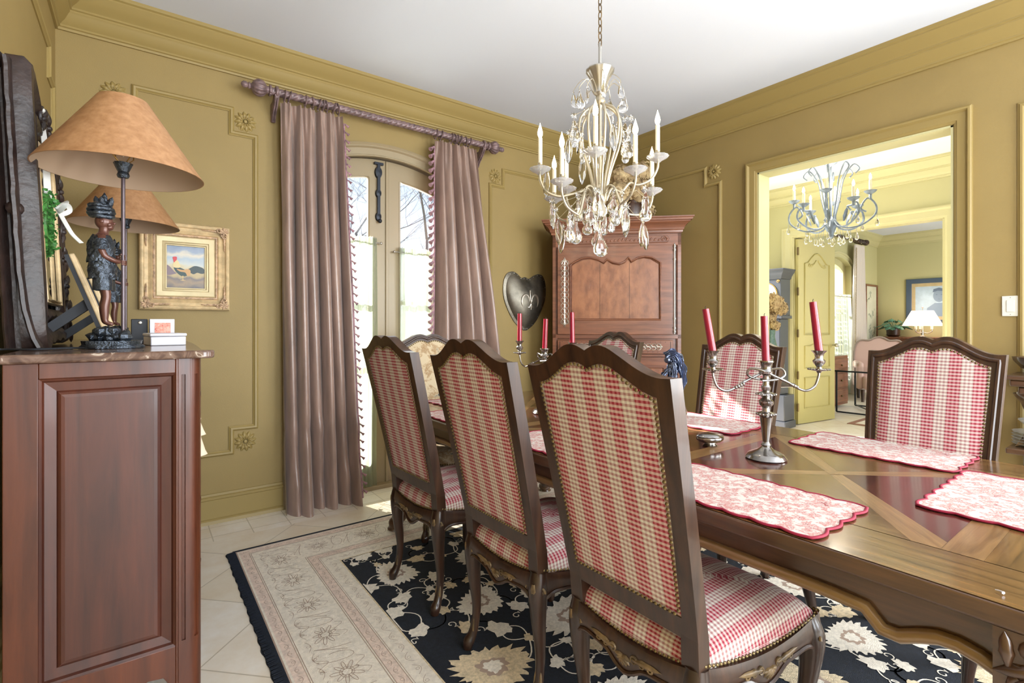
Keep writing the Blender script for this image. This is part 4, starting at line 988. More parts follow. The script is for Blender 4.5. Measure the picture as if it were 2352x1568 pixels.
m.prism(DP,lambda x,z:(x,-.012,z),lambda x,z:(x,-.002,z)); m.build('burl_panel',ARMP,dr,smooth=0)
for x in (-.135,.115):
    m=MB(); m.box((x-.0012,-.0135,1.295),(x+.0012,-.011,1.78)); m.build('panel_joint',DARKW,dr,smooth=0)
m=MB(); m.tube([(d1+.01,-.03,1.19),(d1+.01,-.03,1.91)],.008,n=12)
for z in (1.19,1.22,1.3,1.8,1.88,1.91): m.tube([(d1+.01,-.03,z-.006),(d1+.01,-.03,z+.006)],.012,n=12)
m.blob((d1+.01,-.03,1.175),.008,sz=1.5); m.blob((d1+.01,-.03,1.925),.008,sz=1.5); m.build('hinge_rod',NICKEL,t)
def filigree(m,f,L_,n,w):
    for i in range(n):
        c=-L_/2+L_*(i+.5)/n; r=L_/n*.42
        for s in(-1,1):
            pts=[f(c+r*cos(a)*1.0,s*(w*.28+w*.24*sin(a))) for a in [2*pi*k/12 for k in range(12)]]
            m.tube(pts,.0028,closed=True,n=5)
        if i%2: m.dome(f(c,0),.004,V(f(0,0))-V(f(0,0))+V((0,-1,0)),n=6)
    m.tube([f(-L_/2,0),f(L_/2,0)],.0025,n=5)
    for e in (-1,1):
        m.dome(f(e*L_/2,0),.007,(0,-1,0),n=8); m.tube([f(e*L_*.44,-w*.4),f(e*L_*.5,-w*.15),f(e*L_*.54,0),f(e*L_*.5,w*.15),f(e*L_*.44,w*.4)],.003,n=5)
m=MB(); filigree(m,lambda a,b:(-.438+b,-.026,1.53+a),.56,12,.062); m.build('escutcheon',PEWTER,dr)
# drawer with two filigree pulls
m=MB(); m.box((d0,-.014,1.0),(d1,.0,1.115)); dw=m.build('drawer',ARMW,t,bevel=.004)
m=MB()
P=[(d0+.02,1.015),(d1-.02,1.015),(d1-.02,1.1),(d0+.02,1.1)]
for i in range(90):
    q=i/90*4; k=int(q); f_=q-k; a=P[k]; b=P[(k+1)%4]; m.dome((a[0]+(b[0]-a[0])*f_,-.014,a[1]+(b[1]-a[1])*f_),.0035,(0,-1,0),n=5)
m.build('beaded_edge',DARKW,dw)
for x in (-.27,.25):
    m=MB(); filigree(m,lambda a,b,x=x:(x+a,-.018,1.06+b),.26,6,.05); m.build('drawer_pull',PEWTER,dw)
for s in (-1,1):
    a,b=(d0,-.014) if s<0 else (-.01,d1); m=MB(); m.ring([(a,.22),(b,.22),(b,.97),(a,.97)],[(a+.08,.3),(b-.08,.3),(b-.08,.88),(a+.08,.88)],lambda x,z:(x,-.018,z),lambda x,z:(x,0,z)); q=m.build('lower_door',ARMW,t,bevel=.003)
    m=MB(); m.box((a+.08,-.008,.3),(b-.08,0,.88)); m.build('lower_panel',ARMP,q,bevel=.004)
for s in (-1,1):
    m=MB(); m.tube([(s*(hw-.04),.03,.2),(s*(hw-.02),.0,.1),(s*(hw-.035),-.02,.03),(s*(hw-.02),-.04,.0)],[.05,.04,.03,.035],n=8); m.build('foot',ARMW,t,smooth=60)
# dried arrangement on the armoire
c=AC+V((.707,-.707,0))*.14+V((.707,.707,0))*.12
t=thing('dried_flower_arrangement','dried brown hydrangea arrangement on top of the armoire behind the chandelier','flowers',(c.x,c.y,2.158))
m=MB(); m.lathe([(.09,0),(.12,.03),(.13,.10),(.12,.14),(.13,.16),(.10,.16)],n=20); m.build('basket',DARKW,t)
def flowerball(m,c,R,n,seed,s=.02):
    rnd=random.Random(seed)
    for i in range(n):
        d=V((rnd.gauss(0,1),rnd.gauss(0,1),rnd.gauss(0,1))).normalized(); p=V(c)+d*R*rnd.uniform(.8,1.05); a=d.orthogonal().normalized(); a=(a+d.cross(a)*rnd.uniform(-2,2)).normalized(); b=d.cross(a); w=s*rnd.uniform(.6,1.2); t1=d*rnd.uniform(-.5,.5)*w
        m.add([p-a*w,p+b*w*.6+t1,p+a*w,p-b*w*.6-t1],[(0,1,2,3)])
    m.blob(c,R*.85,n=10,m=8)
m=MB()
for i,(x,y,z,r) in enumerate(((0,0,.32,.14),(-.15,0,.22,.12),(.16,.02,.24,.13),(.05,-.06,.42,.11),(-.1,.03,.38,.11),(.14,.05,.38,.11),(-.02,-.1,.24,.12),(.22,0,.12,.08),(-.22,0,.13,.08))): flowerball(m,(x,y,z),r,190,i)
m.build('dried_blooms',DRYG,t,smooth=0,fix=False)
# ------------------------------------------------------------ wall switch
t=thing('light_switch','ivory wall plate with a rocker switch right of the doorway','switch',(XR,.596,1.355))
m=MB(); m.box((-.007,-.036,-.058),(0,.036,.058)); m.build('plate',CREAM,t,bevel=.003)
m=MB(); m.box((-.010,-.017,-.034),(-.006,.017,.034)); m.build('rocker',CREAM,t,bevel=.002)
m=MB(); m.dome((-.007,0,.048),.003,(-1,0,0)); m.dome((-.007,0,-.048),.003,(-1,0,0)); m.build('screws',NICKEL,t)
# ------------------------------------------------------------ dining chandelier
CC=V((1.775,1.68,0)); rgt=V((cos(YAW),-sin(YAW),0)); fwd=V((sin(YAW),cos(YAW),0))
t=thing('chandelier','champagne metal and crystal chandelier with lit candle bulbs hanging over the dining table','chandelier',tuple(CC))
m=MB(); z=2.60; k=0
for z in [2.60+i*.034 for i in range(14)]:
    ax=V((1,0,0)) if k%2 else V((0,1,0)); m.tube([V((0,0,z))+ax*(.010*cos(a))+V((0,0,.021*sin(a))) for a in [2*pi*i/12 for i in range(12)]],.0028,closed=True,n=5); k+=1
m.build('chain',GILTW,t); m=MB(); m.lathe([(.065,HC-.0),(.06,HC-.02),(.02,HC-.035),(.008,HC-.05)],n=20); m.build('ceiling_canopy',NICKEL,t)
m=MB(); m.lathe([(.008,2.60),(.008,2.485),(.052,2.48),(.066,2.474),(.068,2.468),(.06,2.455),(.044,2.43),(.034,2.40),(.028,2.37),(.03,2.36),(.016,2.35)],n=48,lobes=12,lamp_=.025); m.build('fluted_cup',NICKEL,t,smooth=50)
m=MB(); m.lathe([(.014,2.352),(.016,2.35),(.02,2.335),(.026,2.32),(.012,2.30),(.008,2.28),(.008,1.9),(.02,1.88),(.034,1.87),(.036,1.85),(.026,1.835),(.02,1.80),(.028,1.79),(.03,1.775),(.01,1.765)],n=24,lobes=0); m.build('central_stem',CHAMP,t,smooth=50)
m=MB()
for i in range(8):
    a=2*pi*i/8+.2; d=V((cos(a),sin(a),0)); m.tube(smooth_path([d*.03+V((0,0,2.30)),d*.075+V((0,0,2.27)),d*.10+V((0,0,2.22)),d*.095+V((0,0,2.12)),d*.05+V((0,0,1.98)),d*.026+V((0,0,1.86))],6),.0062,n=8)
m.build('cage_bars',CHAMP,t,smooth=70)
arms=[(-.288,.0,1.995),(.268,-.03,2.045),(-.066,-.265,1.99),(.118,-.21,1.93),(-.20,-.165,1.89),(-.205,.18,1.90),(-.135,.235,1.965),(.283,.12,1.925),(.03,.29,1.925)]
pt_lights=[]
for i,(sx,sy,cz) in enumerate(arms):
    p=rgt*sx+fwd*sy; r=p.length; d=p.normalized()
    m=MB(); m.tube(smooth_path([d*.03+V((0,0,1.845)),d*.055+V((0,0,1.90)),d*.10+V((0,0,1.885)),d*.14+V((0,0,cz-.12)),d*(r-.09)+V((0,0,cz-.13)),d*(r-.03)+V((0,0,cz-.105)),d*r+V((0,0,cz-.05)),d*r+V((0,0,cz))],6),.0058,n=8)
    arm=m.build('arm',CHAMP,t,smooth=70)
    m=MB(); m.lathe([(.012,-.026),(.02,-.018),(.044,-.006),(.052,.002),(.050,.005),(.03,-.004),(.012,-.008)],d*r+V((0,0,cz)),39,lobes=13,lamp_=.03); m.build('bobeche',BOBG,arm,smooth=60)
    m=MB(); m.lathe([(.011,0),(.013,.004),(.010,.008),(.013,.012),(.010,.016),(.013,.02),(.010,.024),(.012,.03)],d*r+V((0,0,cz)),14); m.build('candle_cup',CHAMP,arm)
    m=MB(); m.tube([d*r+V((0,0,cz+.028)),d*r+V((0,0,cz+.150))],.0105,n=14); m.build('candle_sleeve',CANDW,arm)
    m=MB(); m.lathe([(.005,0),(.012,.016),(.0125,.028),(.008,.046),(.003,.062),(0,.074)],d*r+V((0,0,cz+.150)),12); m.build('flame_bulb',FLAME,arm)
    pt_lights.append(CC+d*r+V((0,0,cz+.185)))
for i,p in enumerate(pt_lights): lamp('POINT','chandelier_bulb_light',p,energy=2.2,color=(1,.86,.66),rad=.012)
# crystals: teardrop pendants, long prisms, stars
def drop(kind,w,h):
    m=MB()
    if kind=='tear': prof=[(0,0),(.12,-.05),(.16,-.2),(.34,-.45),(.5,-.66),(.46,-.84),(.26,-.96),(0,-1)]
    elif kind=='prism': prof=[(0,0),(.2,-.05),(.3,-.12),(.5,-.38),(.5,-.6),(.38,-.82),(.14,-.97),(0,-1)]
    else: prof=[(0,0),(.2,-.05),(.35,-.3),(.5,-.6),(.5,-.75),(.3,-.95),(0,-1)]
    m.lathe([(r*w,z*h) for r,z in prof],n=8,scale=(1,.42,1)); m.blob((0,0,.006),.0045,n=6,m=4)
    return m
def star(r):
    m=MB(); n=8; vs=[(0,-.005,0),(0,.005,0)]
    for k in range(16): rr=r if k%2==0 else r*.45; a=pi*k/8; vs.append((rr*cos(a),0,rr*sin(a)))
    m.add(vs,[(0,2+k,2+(k+1)%16) for k in range(16)]+[(1,2+(k+1)%16,2+k) for k in range(16)]); return m
rnd=random.Random(11)
protos={'tear':drop('tear',.05,.085),'big':drop('tear',.062,.11),'long':drop('prism',.034,.13),'drop':drop('x',.034,.07)}
pm={k:v.build('crystal_drop',CRYS,t,smooth=25) for k,v in protos.items()}
st_=star(.02).build('crystal_star',CRYS,t,smooth=0)
for o in list(pm.values())+[st_]: o.hide_render=False
first={}
def hang(kind,p,rz=None):
    src=pm[kind] if kind!='star' else st_
    o=src if kind not in first else src.copy()
    if kind in first: COL.objects.link(o)
    first[kind]=1; o.parent=t; o.location=p; o.rotation_euler=(rnd.uniform(-.08,.08),rnd.uniform(-.08,.08),rnd.uniform(0,pi) if rz is None else rz)
wires=MB()
for i in range(10):
    a=2*pi*i/10+.1; d=V((cos(a),sin(a),0)); z=1.90; R=.11; hang('tear' if i%2 else 'big',d*R+V((0,0,z-.05))); hang('star',d*R+V((0,0,z-.028))); wires.tube([d*.03+V((0,0,1.86)),d*R*.8+V((0,0,z)),d*R+V((0,0,z-.02))],.0012,n=4)
for i in range(8):
    a=2*pi*i/8+.4; d=V((cos(a),sin(a),0)); R=.06; hang('drop' if i%2 else 'tear',d*R+V((0,0,1.77))); wires.tube([d*.02+V((0,0,1.80)),d*R+V((0,0,1.775))],.0012,n=4)
hang('big',V((0,0,1.700)),.2-YAW); [o for o in bpy.data.objects if o.name.startswith('crystal_drop') and abs(o.location.z-1.700)<1e-4 and abs(o.location.x)<1e-4][0].scale=(1.25,1,1.15); hang('drop',V((0,0,1.755)),.5)
for sx,sy,cz in arms:
    p=rgt*sx+fwd*sy; d=p.normalized()
    hang('long' if rnd.random()<.6 else 'big', d*(p.length-.055)+V((0,0,cz-.16)),-YAW+rnd.uniform(-.5,.5)); hang('star',d*(p.length-.055)+V((0,0,cz-.15)),-YAW); wires.tube([d*(p.length-.055)+V((0,0,cz-.13)),d*(p.length-.055)+V((0,0,cz-.155))],.001,n=4)
for (sx,sy,z,kd) in ((-.215,-.02,1.80,'star'),(-.20,.02,1.76,'long'),(-.145,-.06,1.80,'long'),(-.12,-.04,1.74,'big'),(.215,-.02,1.85,'big'),(.21,.0,1.735,'long'),(.10,-.1,1.80,'long'),(.06,-.09,1.79,'tear'),(-.06,-.1,1.80,'tear'),(-.255,.0,1.99,'long'),(.12,-.02,1.83,'long')):
    hang(kd,rgt*sx+fwd*sy+V((0,0,z)),-YAW); wires.tube([rgt*sx+fwd*sy+V((0,0,z)),rgt*sx*.8+fwd*sy*.8+V((0,0,z+.04)),rgt*sx*.4+fwd*sy*.4+V((0,0,1.87))],.001,n=4)
for i in range(10):
    a=2*pi*i/10+.3; d=V((cos(a),sin(a),0)); R=.105+.02*(i%2); z=2.38-.02*(i%3)
    wires.tube(smooth_path([d*.03+V((0,0,2.36)),d*R*.6+V((0,0,z+.06)),d*R+V((0,0,z+.02)),d*R*1.03+V((0,0,z))],5),.0016,n=5); hang('drop' if i%2 else 'tear',d*R*1.03+V((0,0,z-.005)))
for (sx,sy,z,kd) in ((-.155,-.06,2.13,'long'),(-.135,-.08,2.20,'big'),(.125,-.05,2.14,'big'),(.150,.0,2.22,'long'),(-.10,-.12,2.02,'long'),(.10,-.1,2.06,'drop')):
    hang(kd,rgt*sx+fwd*sy+V((0,0,z)),-YAW); hang('star',rgt*sx+fwd*sy+V((0,0,z+.02)),-YAW); wires.tube([rgt*sx*.6+fwd*sy*.6+V((0,0,z+.06)),rgt*sx+fwd*sy+V((0,0,z+.02))],.001,n=4)
for i in range(10):
    a=2*pi*i/10; d=V((cos(a),sin(a),0)); R=.12; z=2.22-.05*(i%3); hang('long' if i%2 else 'drop',d*R+V((0,0,z))); hang('star',d*R+V((0,0,z+.018)))
    wires.tube([d*.09+V((0,0,2.26)),d*R+V((0,0,z+.01))],.001,n=4)
wires.build('crystal_wires',CHAMP,t)
# ------------------------------------------------------------ dining table
TX0,TX1,TY0,TY1,TH=1.21,2.47,.06,2.90,.76
TCX,TCY=(TX0+TX1)/2,(TY0+TY1)/2
t=thing('dining_table','long dark wooden dining table with a glossy parquet top and carved curved legs','table',(TCX,TCY,0))
TABLE=t
hx,hy=(TX1-TX0)/2,(TY1-TY0)/2
m=MB(); q=.035
# rounded-corner slab body under the parquet
def rrect(hx,hy,r,n=5):
    P=[]
    for sx,sy,a0 in ((1,1,0),(-1,1,pi/2),(-1,-1,pi),(1,-1,1.5*pi)):
        for k in range(n+1): a=a0+pi/2*k/n; P.append((sx*(hx-r)+r*cos(a),sy*(hy-r)+r*sin(a)))
    return P
P=rrect(hx,hy,.03); m.prism(P,lambda a,b:(a,b,TH-.042),lambda a,b:(a,b,TH-.0015))
m.build('tabletop_edge',TABD,t,bevel=.006,bseg=3)
m=MB(); rnd=random.Random(5)
def plank(poly,ang,mi,inset=.0006,dz=0):
    cx=sum(p[0] for p in poly)/len(poly); cy=sum(p[1] for p in poly)/len(poly); o=(rnd.uniform(0,9),rnd.uniform(0,9))
    P=[(cx+(p[0]-cx)*(1-inset*4),cy+(p[1]-cy)*(1-inset*4)) for p in poly]; ca,sa=cos(ang),sin(ang)
    uv=[((p[0]*ca+p[1]*sa)+o[0],(-p[0]*sa+p[1]*ca)+o[1]) for p in P]
    m.add([(a,b,TH+dz) for a,b in P],[tuple(range(len(P)))],mi,uv)
B=.19; e=.004
bw=B/2
ys=[-hy+e,-hy*.33,hy*.33,hy-e]
for s in(-1,1):
    for k in range(2):
        xa=s*(hx-e-bw*k); xb=s*(hx-e-bw*(k+1)); x0,x1=min(xa,xb),max(xa,xb)
        o1=B-bw*k if False else 0
        for i in range(3):
            y0=ys[i]+ (B if i==0 else 0)*0; plank([(x0,ys[i]),(x1,ys[i]),(x1,ys[i+1]),(x0,ys[i+1])],pi/2,0)
for s in(-1,1):
    y0,y1=sorted((s*(hy-e),s*(hy-B))); plank([(-hx+B,y0),(hx-B,y0),(hx-B,y1),(-hx+B,y1)],0,0)
# parquet squares with a diagonal cross framed by darker triangles
ix,iy=hx-B,hy-B; rows=3; cell=2*iy/rows
for r in range(rows):
    y0=-iy+cell*r; y1=y0+cell
    plank([(-ix,y0),(ix,y0),(ix,y0+.07),(-ix,y0+.07)],0,2)
    y0+=.07; w=.075
    cx,cy=0,(y0+y1)/2; hx_,hy_=ix,(y1-y0)/2
    L_=sqrt(hx_**2+hy_**2); wx=w*L_/hy_/2; wy=w*L_/hx_/2
    # diagonals
    for s in (1,-1):
        plank([(cx-hx_,cy-s*hy_),(cx-hx_+wx,cy-s*hy_),(cx+wx*.5,cy+s*wy*-.0),(cx,cy),(cx-wx*.5,cy),(cx-hx_,cy-s*(hy_-wy))],atan2(s*hy_,hx_),2)
        plank([(cx+hx_,cy+s*hy_),(cx+hx_-wx,cy+s*hy_),(cx-wx*.5,cy),(cx,cy),(cx+wx*.5,cy),(cx+hx_,cy+s*(hy_-wy))],atan2(s*hy_,hx_),2)
    plank([(cx-wx*.5,cy),(cx,cy-wy*.5),(cx+wx*.5,cy),(cx,cy+wy*.5)],0,2,dz=.0006)
    plank([(cx-hx_+wx,cy-hy_),(cx+hx_-wx,cy-hy_),(cx,cy-wy*.5)],0,1); plank([(cx-hx_+wx,cy+hy_),(cx+hx_-wx,cy+hy_),(cx,cy+wy*.5)],0,1)
    plank([(cx-hx_,cy-hy_+wy),(cx-wx*.5,cy),(cx-hx_,cy+hy_-wy)],pi/2,0); plank([(cx+hx_,cy-hy_+wy),(cx+wx*.5,cy),(cx+hx_,cy+hy_-wy)],pi/2,0)
m.build('parquet_top',[TABW,TABR,TABL],t,smooth=0,fix=False)
# aprons with scalloped bead
def lowz(s):  # s: distance from corner along the apron
    return interp([(0,.585),(.06,.60),(.12,.628),(.17,.637),(.215,.622),(.255,.603),(.285,.612),(.30,.636),(.34,.640),(.4,.642),(9,.652)],s)
ap=hx-.045; aq=hy-.045
def apron(a,b):
    a=V(a);b=V(b);Ln=(b-a).length;d=(b-a)/Ln;nn=V((-d.y,d.x,0)); N=90; ms=MB()
    for i in range(N):
        s0=Ln*i/N;s1=Ln*(i+1)/N; z0=lowz(min(s0,Ln-s0));z1=lowz(min(s1,Ln-s1)); p=a+d*s0;q=a+d*s1
        vs=[p+V((0,0,z0)),q+V((0,0,z1)),q+V((0,0,TH-.042)),p+V((0,0,TH-.042))]; vs+= [x+nn*.025 for x in vs]
        ms.add(vs,[(0,1,2,3),(7,6,5,4),(0,4,5,1)])
    ms.build('apron',TABD,t,smooth=0,fix=False)
    mm=MB(); pts=[a+d*(Ln*i/N)-nn*.006+V((0,0,lowz(min(Ln*i/N,Ln-Ln*i/N))+.006)) for i in range(2,N-1)]
    mm.tube(pts,.0145,n=10); mm.build('apron_bead',mat('bead_wood',(120,92,56),.28,metal=.15,coat=.4) if 'bead_wood' not in bpy.data.materials else bpy.data.materials['bead_wood'],t,smooth=60)
apron((-ap,aq,0),(-ap,-aq,0)); apron((ap,-aq,0),(ap,aq,0)); apron((-ap,-aq,0),(ap,-aq,0)); apron((ap,aq,0),(-ap,aq,0))
def tleg(sx,sy):
    m=MB(); c=V((sx*(ap-.03),sy*(aq-.03),0)); d=V((sx,sy,0)).normalized()
    m.box((c.x-.07,c.y-.07,.60),(c.x+.07,c.y+.07,TH-.043))
    pts=smooth_path([c+V((0,0,.66)),c+d*.01+V((0,0,.58)),c+d*.03+V((0,0,.48)),c+d*.012+V((0,0,.34)),c-d*.012+V((0,0,.2)),c+d*.01+V((0,0,.1)),c+d*.05+V((0,0,.05)),c+d*.06+V((0,0,.0105))],5)
    rs=[interp([(0,.085),(.12,.08),(.3,.066),(.5,.048),(.68,.034),(.8,.032),(.87,.046),(.95,.036),(1,.045)],i/(len(pts)-1)) for i in range(len(pts))]
    m.tube(pts,rs,n=14)
    l=m.build('leg',TABD,t,smooth=50)
    for (nx,ny) in ((sx,0),(0,sy)):
        m=MB(); n=V((nx,ny,0)); s=V((-ny,nx,0))*1; s= V((0,sy,0)) if nx else V((sx,0,0)); b=c+n*.072
        for (u,w,r,st) in ((-.01,.66,.026,0),(.03,.625,.02,2),(-.045,.63,.018,4),(.02,.69,.016,1),(-.03,.695,.016,3),(0,.59,.024,5)):
            m.scroll(b+s*-u+V((0,0,w)),s,(0,0,1),r,1.5,.007,start=st,flat=.7)
        for k in range(7):
            a=-pi*.5+(k-3)*.42; m.leaf(b+V((0,0,.665)),b+s*(-.075*cos(a+pi/2)*0+sin((k-3)*.42)*.075)+V((0,0,.665-.085*cos((k-3)*.42))),.026,n,h=.012)
        for k in range(4): m.leaf(b+s*(-.05+.033*k)+V((0,0,.655)),b+s*(-.055+.036*k)+V((0,0,.715)),.024,n,h=.01)
        m.build('leg_carving',TABD,l,smooth=60)
    k0=c+d*.075; m=MB()
    for k in range(5): m.leaf(k0+V((0,0,.60-.05*k))-d*(.006*k),k0+V((0,0,.52-.05*k))-d*(.012*k),.05-.006*k,d,h=.012)
    m.build('knee_carving',TABD,l,smooth=60); m=MB()
    for k in range(10): a=2*pi*k/10; m.blob(c+d*.035+V((.036*cos(a),.036*sin(a),.085)),.007,n=6,m=4)
    m.build('bead_ring',TABD,l,smooth=60)
for sx in(-1,1):
    for sy in(-1,1): tleg(sx,sy)
TT=TH+.0012
# ------------------------------------------------------------ placemats
def mat_shape(w,h,nx=7,ny=4,a=.011):
    P=[]
    def edge(x0,y0,x1,y1,n):
        d=V((x1-x0,y1-y0,0)); L_=d.length; d/=L_; nn=V((d.y,-d.x,0))
        for i in range(n*6):
            s=i/(n*6); P.append((x0+d.x*L_*s+nn.x*a*abs(sin(pi*n*s))-nn.x*.004, y0+d.y*L_*s+nn.y*a*abs(sin(pi*n*s))-nn.y*.004))
    edge(-w/2,-h/2,w/2,-h/2,nx);edge(w/2,-h/2,w/2,h/2,ny);edge(w/2,h/2,-w/2,h/2,nx);edge(-w/2,h/2,-w/2,-h/2,ny)
    return P
MP=mat_shape(.33,.53,4,7); MP0=None; MR=[(a*.955,b*.972) for a,b in MP]
mm=thing('placemat','toile placemat beside the foreground chair on the near long edge of the table','placemat',(1.388,.765,TT),group='scalloped toile placemats on the dining table')
m=MB(); m.prism(MR,lambda a,b:(a,b,0),lambda a,b:(a,b,.0045)); m.build('quilted_panel',TOILE,mm,smooth=30)
m=MB(); m.tube([((a+c[0])/2,(b+c[1])/2,.0034) for (a,b),c in zip(MP,MR)],.0046,closed=True,n=7,flat=.75,up=(0,0,1)); 
m.build('scalloped_binding',MATR,mm,smooth=60)
for (x,y,r,lb) in ((2.31,.717,0,'toile placemat in front of the right-hand chair across the table'),(1.94,.272,90,'toile placemat at the near end of the table, cut off by the photo edge'),(2.265,1.46,0,'toile placemat in sunlight in front of the middle chair across the table'),(2.27,2.22,0,'toile placemat in front of the far chair near the armoire'),(1.392,1.50,0,'toile placemat glimpsed between the middle and the front high-back chairs'),(1.392,2.24,0,'toile placemat glimpsed between the two farther high-back chairs'),(1.72,2.72,90,'toile placemat at the far window end of the table')):
    c=copy_tree(mm); c.location=(x,y,TT); c.rotation_euler=(0,0,radians(r)); c['label']=lb
# ------------------------------------------------------------ candelabra
def candelabrum(label,loc,rz,tilts,ch):
    t=thing('candelabrum',label,'candelabrum',loc,rz,'pair of three-light candelabra on the dining table')
    M_=SILVER
    m=MB(); m.lathe([(.068,0),(.07,.004),(.067,.008),(.064,.012),(.060,.018),(.048,.024),(.030,.032),(.020,.040),(.014,.046),(.018,.051),(.014,.056),(.011,.062)],n=32,lobes=0); m.build('foot',M_,t,smooth=60)
    m=MB(); m.lathe([(.011,.060),(.012,.07),(.021,.15),(.023,.155),(.030,.160),(.030,.166),(.014,.172),(.012,.185),(.024,.198),(.025,.21),(.013,.222),(.022,.23),(.033,.233),(.03,.238),(.012,.245),(.015,.252),(.017,.262),(.011,.272),(.012,.29),(.010,.298),(.012,.304),(.022,.31),(.024,.318),(.018,.325),(.016,.334),(.022,.35),(.027,.353),(.026,.357),(.013,.357),(.012,.35)],n=24); m.build('stem',M_,t,smooth=40)
    m=MB()
    for k in range(16): a=2*pi*k/16; m.blob((.031*cos(a),.031*sin(a),.163),.0042,n=6,m=4); m.blob((.033*cos(a),.033*sin(a),.235),.0035,n=6,m=4)
    m.build('gadroon_rings',M_,t,smooth=60)
    for s in(-1,1):
        m=MB(); pts=smooth_path([(s*.02,.012*s,.285),(-s*.03,.018*s,.29),(-s*.062,.012*s,.305),(-s*.055,.004*s,.327),(-s*.02,-.012*s,.322),(s*.03,-.02*s,.298),(s*.075,-.012*s,.278),(s*.105,0,.262),(s*.145,0,.247),(s*.178,0,.262),(s*.192,0,.295),(s*.195,0,.315)],6)
        m.tube(pts,[.0048 - .001*abs(i/len(pts)-.5) for i in range(len(pts))],n=8)
        for q in (.085,.094,.103,.112): 
            m.blob((s*q,-.004,.2725-.45*(q-.085)),.0075-.0006*abs(q-.098)*100,n=8,m=5)
        arm=m.build('arm',M_,t,smooth=60)
        m=MB(); c=(s*.195,0,.312)
        m.lathe([(.006,0),(.010,.006),(.034,.011),(.037,.014),(.034,.016),(.010,.015),(.008,.022),(.019,.036),(.021,.045),(.014,.052),(.013,.06),(.016,.07),(.024,.079),(.026,.082),(.013,.083),(.012,.075)],c,24); m.build('candle_socket',M_,arm,smooth=40)
        m=MB()
        for k in range(20): a=2*pi*k/20; m.blob((c[0]+.0345*cos(a),.0345*sin(a),c[2]+.0135),.0035,n=5,m=4)
        m.build('drip_pan_beading',M_,arm)
    for k,(x,z) in enumerate(((-.195,.388),(0,.35),(.195,.388))):
        tx,ty=tilts[k]; dr=V((tx,ty,1)).normalized(); h=ch[k]
        wc=Matrix.Translation(loc)@Matrix.Rotation(rz,4,'Z')@V((x,0,z))
        c=thing('candle',('crimson taper candle in the %s socket of the %s candelabrum')%(('left','middle','right')[k],'near' if 'near' in label else 'far'),'candle',tuple(wc),rz,'crimson taper candles')
        m=MB(); m.tube([V((0,0,0)),dr*h*.5,dr*h],[.0135,.0130,.0122],n=20); m.dome(dr*(h-.001),.0105,-dr,n=10,h=.1); m.build('wax_taper',CREDM,c,smooth=40)
        m=MB(); m.tube([dr*h,dr*(h+.006),dr*(h+.010)+V((.003,0,0))],.0012,n=5); m.build('wick',WICK,c)
    return t
candelabrum('tarnished silver three-arm candelabrum with tilted red candles, standing near the middle of the table',(1.835,.915,TT),radians(-36),((-.17,0),(-.04,0),(-.11,.02)),(.160,.17,.185))
candelabrum('bright silver candelabrum at the far end of the table, partly hidden by the front chair',(1.80,2.12,TT),radians(-82),((.01,0),(.05,0),(-.02,0)),(.165,.17,.165))
# oval silver trinket box
t=thing('trinket_box','small oval silver trinket box on the table left of the near candelabrum','box',(1.845,1.145,TT),radians(-30))
m=MB(); m.lathe([(.030,0),(.032,.003),(.024,.008),(.022,.012),(.044,.018),(.054,.026),(.056,.033),(.054,.036)],n=32,scale=(1,.72,1)); m.build('bowl',SILVER,t,smooth=50)
m=MB(); m.lathe([(.054,.037),(.056,.040),(.05,.046),(.034,.051),(.012,.054),(0,.0545)],n=32,scale=(1,.72,1)); m.build('lid',SILVER,t,smooth=50)
t=thing('paper_scrap','tiny white curled scrap lying on the near corner of the table','scrap',tuple(PZ(2305,1365,TT)))
m=MB(); m.tube([(0,0,.003),(.004,.004,.003),(.006,.012,.002)],[.003,.0016,.001],n=6); m.build('scrap',WHITEP,t)
# dark silver acanthus plume ornament in the centre of the table
t=thing('plume_ornament','dark silver ornament with a curled acanthus plume, rising behind the front chair back','ornament',(1.85,1.335,TT-.0))
m=MB(); m.lathe([(.055,0),(.06,.006),(.04,.016),(.02,.03),(.03,.05),(.055,.075),(.07,.11),(.06,.14),(.03,.15)],n=24); m.build('bowl',SILVER,t,smooth=60)
PLM=mat('blue_dark_silver',(104,112,132),.28,metal=.9,var=.2,vscale=30)
m=MB(); ux=rgt.normalized(); nv=-fwd
def plume(P,w0,seed,off=0):
    S_=smooth_path([ux*a+V((0,0,z))+nv*o for a,z,o in P],6); NS=len(S_)-1
    def f(u,v):
        i=min(NS-1,int(v*NS)); q=v*NS-i; p=S_[i].lerp(S_[i+1],q); d=(S_[min(NS,i+1)]-S_[max(0,i-1)]).normalized(); sd=d.cross(nv).normalized()
        x=2*u-1; w=w0*(sin(pi*min(1,.12+v*.88))**.7)*(1+.22*sin(v*34+seed)*abs(x))
        return p+sd*x*w+nv*(.012*(1-x*x)+.004*sin(x*13+v*9+seed)+off)
    m.grid(f,18,60)
    for x in (-.6,-.3,0,.3,.6): m.tube([V(f((x+1)/2,k/30))+nv*.001 for k in range(1,30)],.0013,n=4)
plume([(-.045,.13,0),(-.02,.20,.01),(.0,.27,.01),(.008,.33,.01),(-.004,.352,.012),(-.02,.345,.014),(-.022,.33,.014)],.022,0)
plume([(-.03,.355,.0),(-.006,.366,.008),(.02,.352,.012),(.038,.315,.014),(.046,.27,.014),(.043,.22,.012),(.028,.17,.006)],.021,1,.006)
plume([(.0,.33,.016),(.006,.29,.02),(.0,.25,.02),(-.02,.20,.014)],.016,2,.004)
plume([(.0,.31,.0),(-.02,.285,.006),(-.045,.262,.004),(-.07,.25,.0)],.012,3)
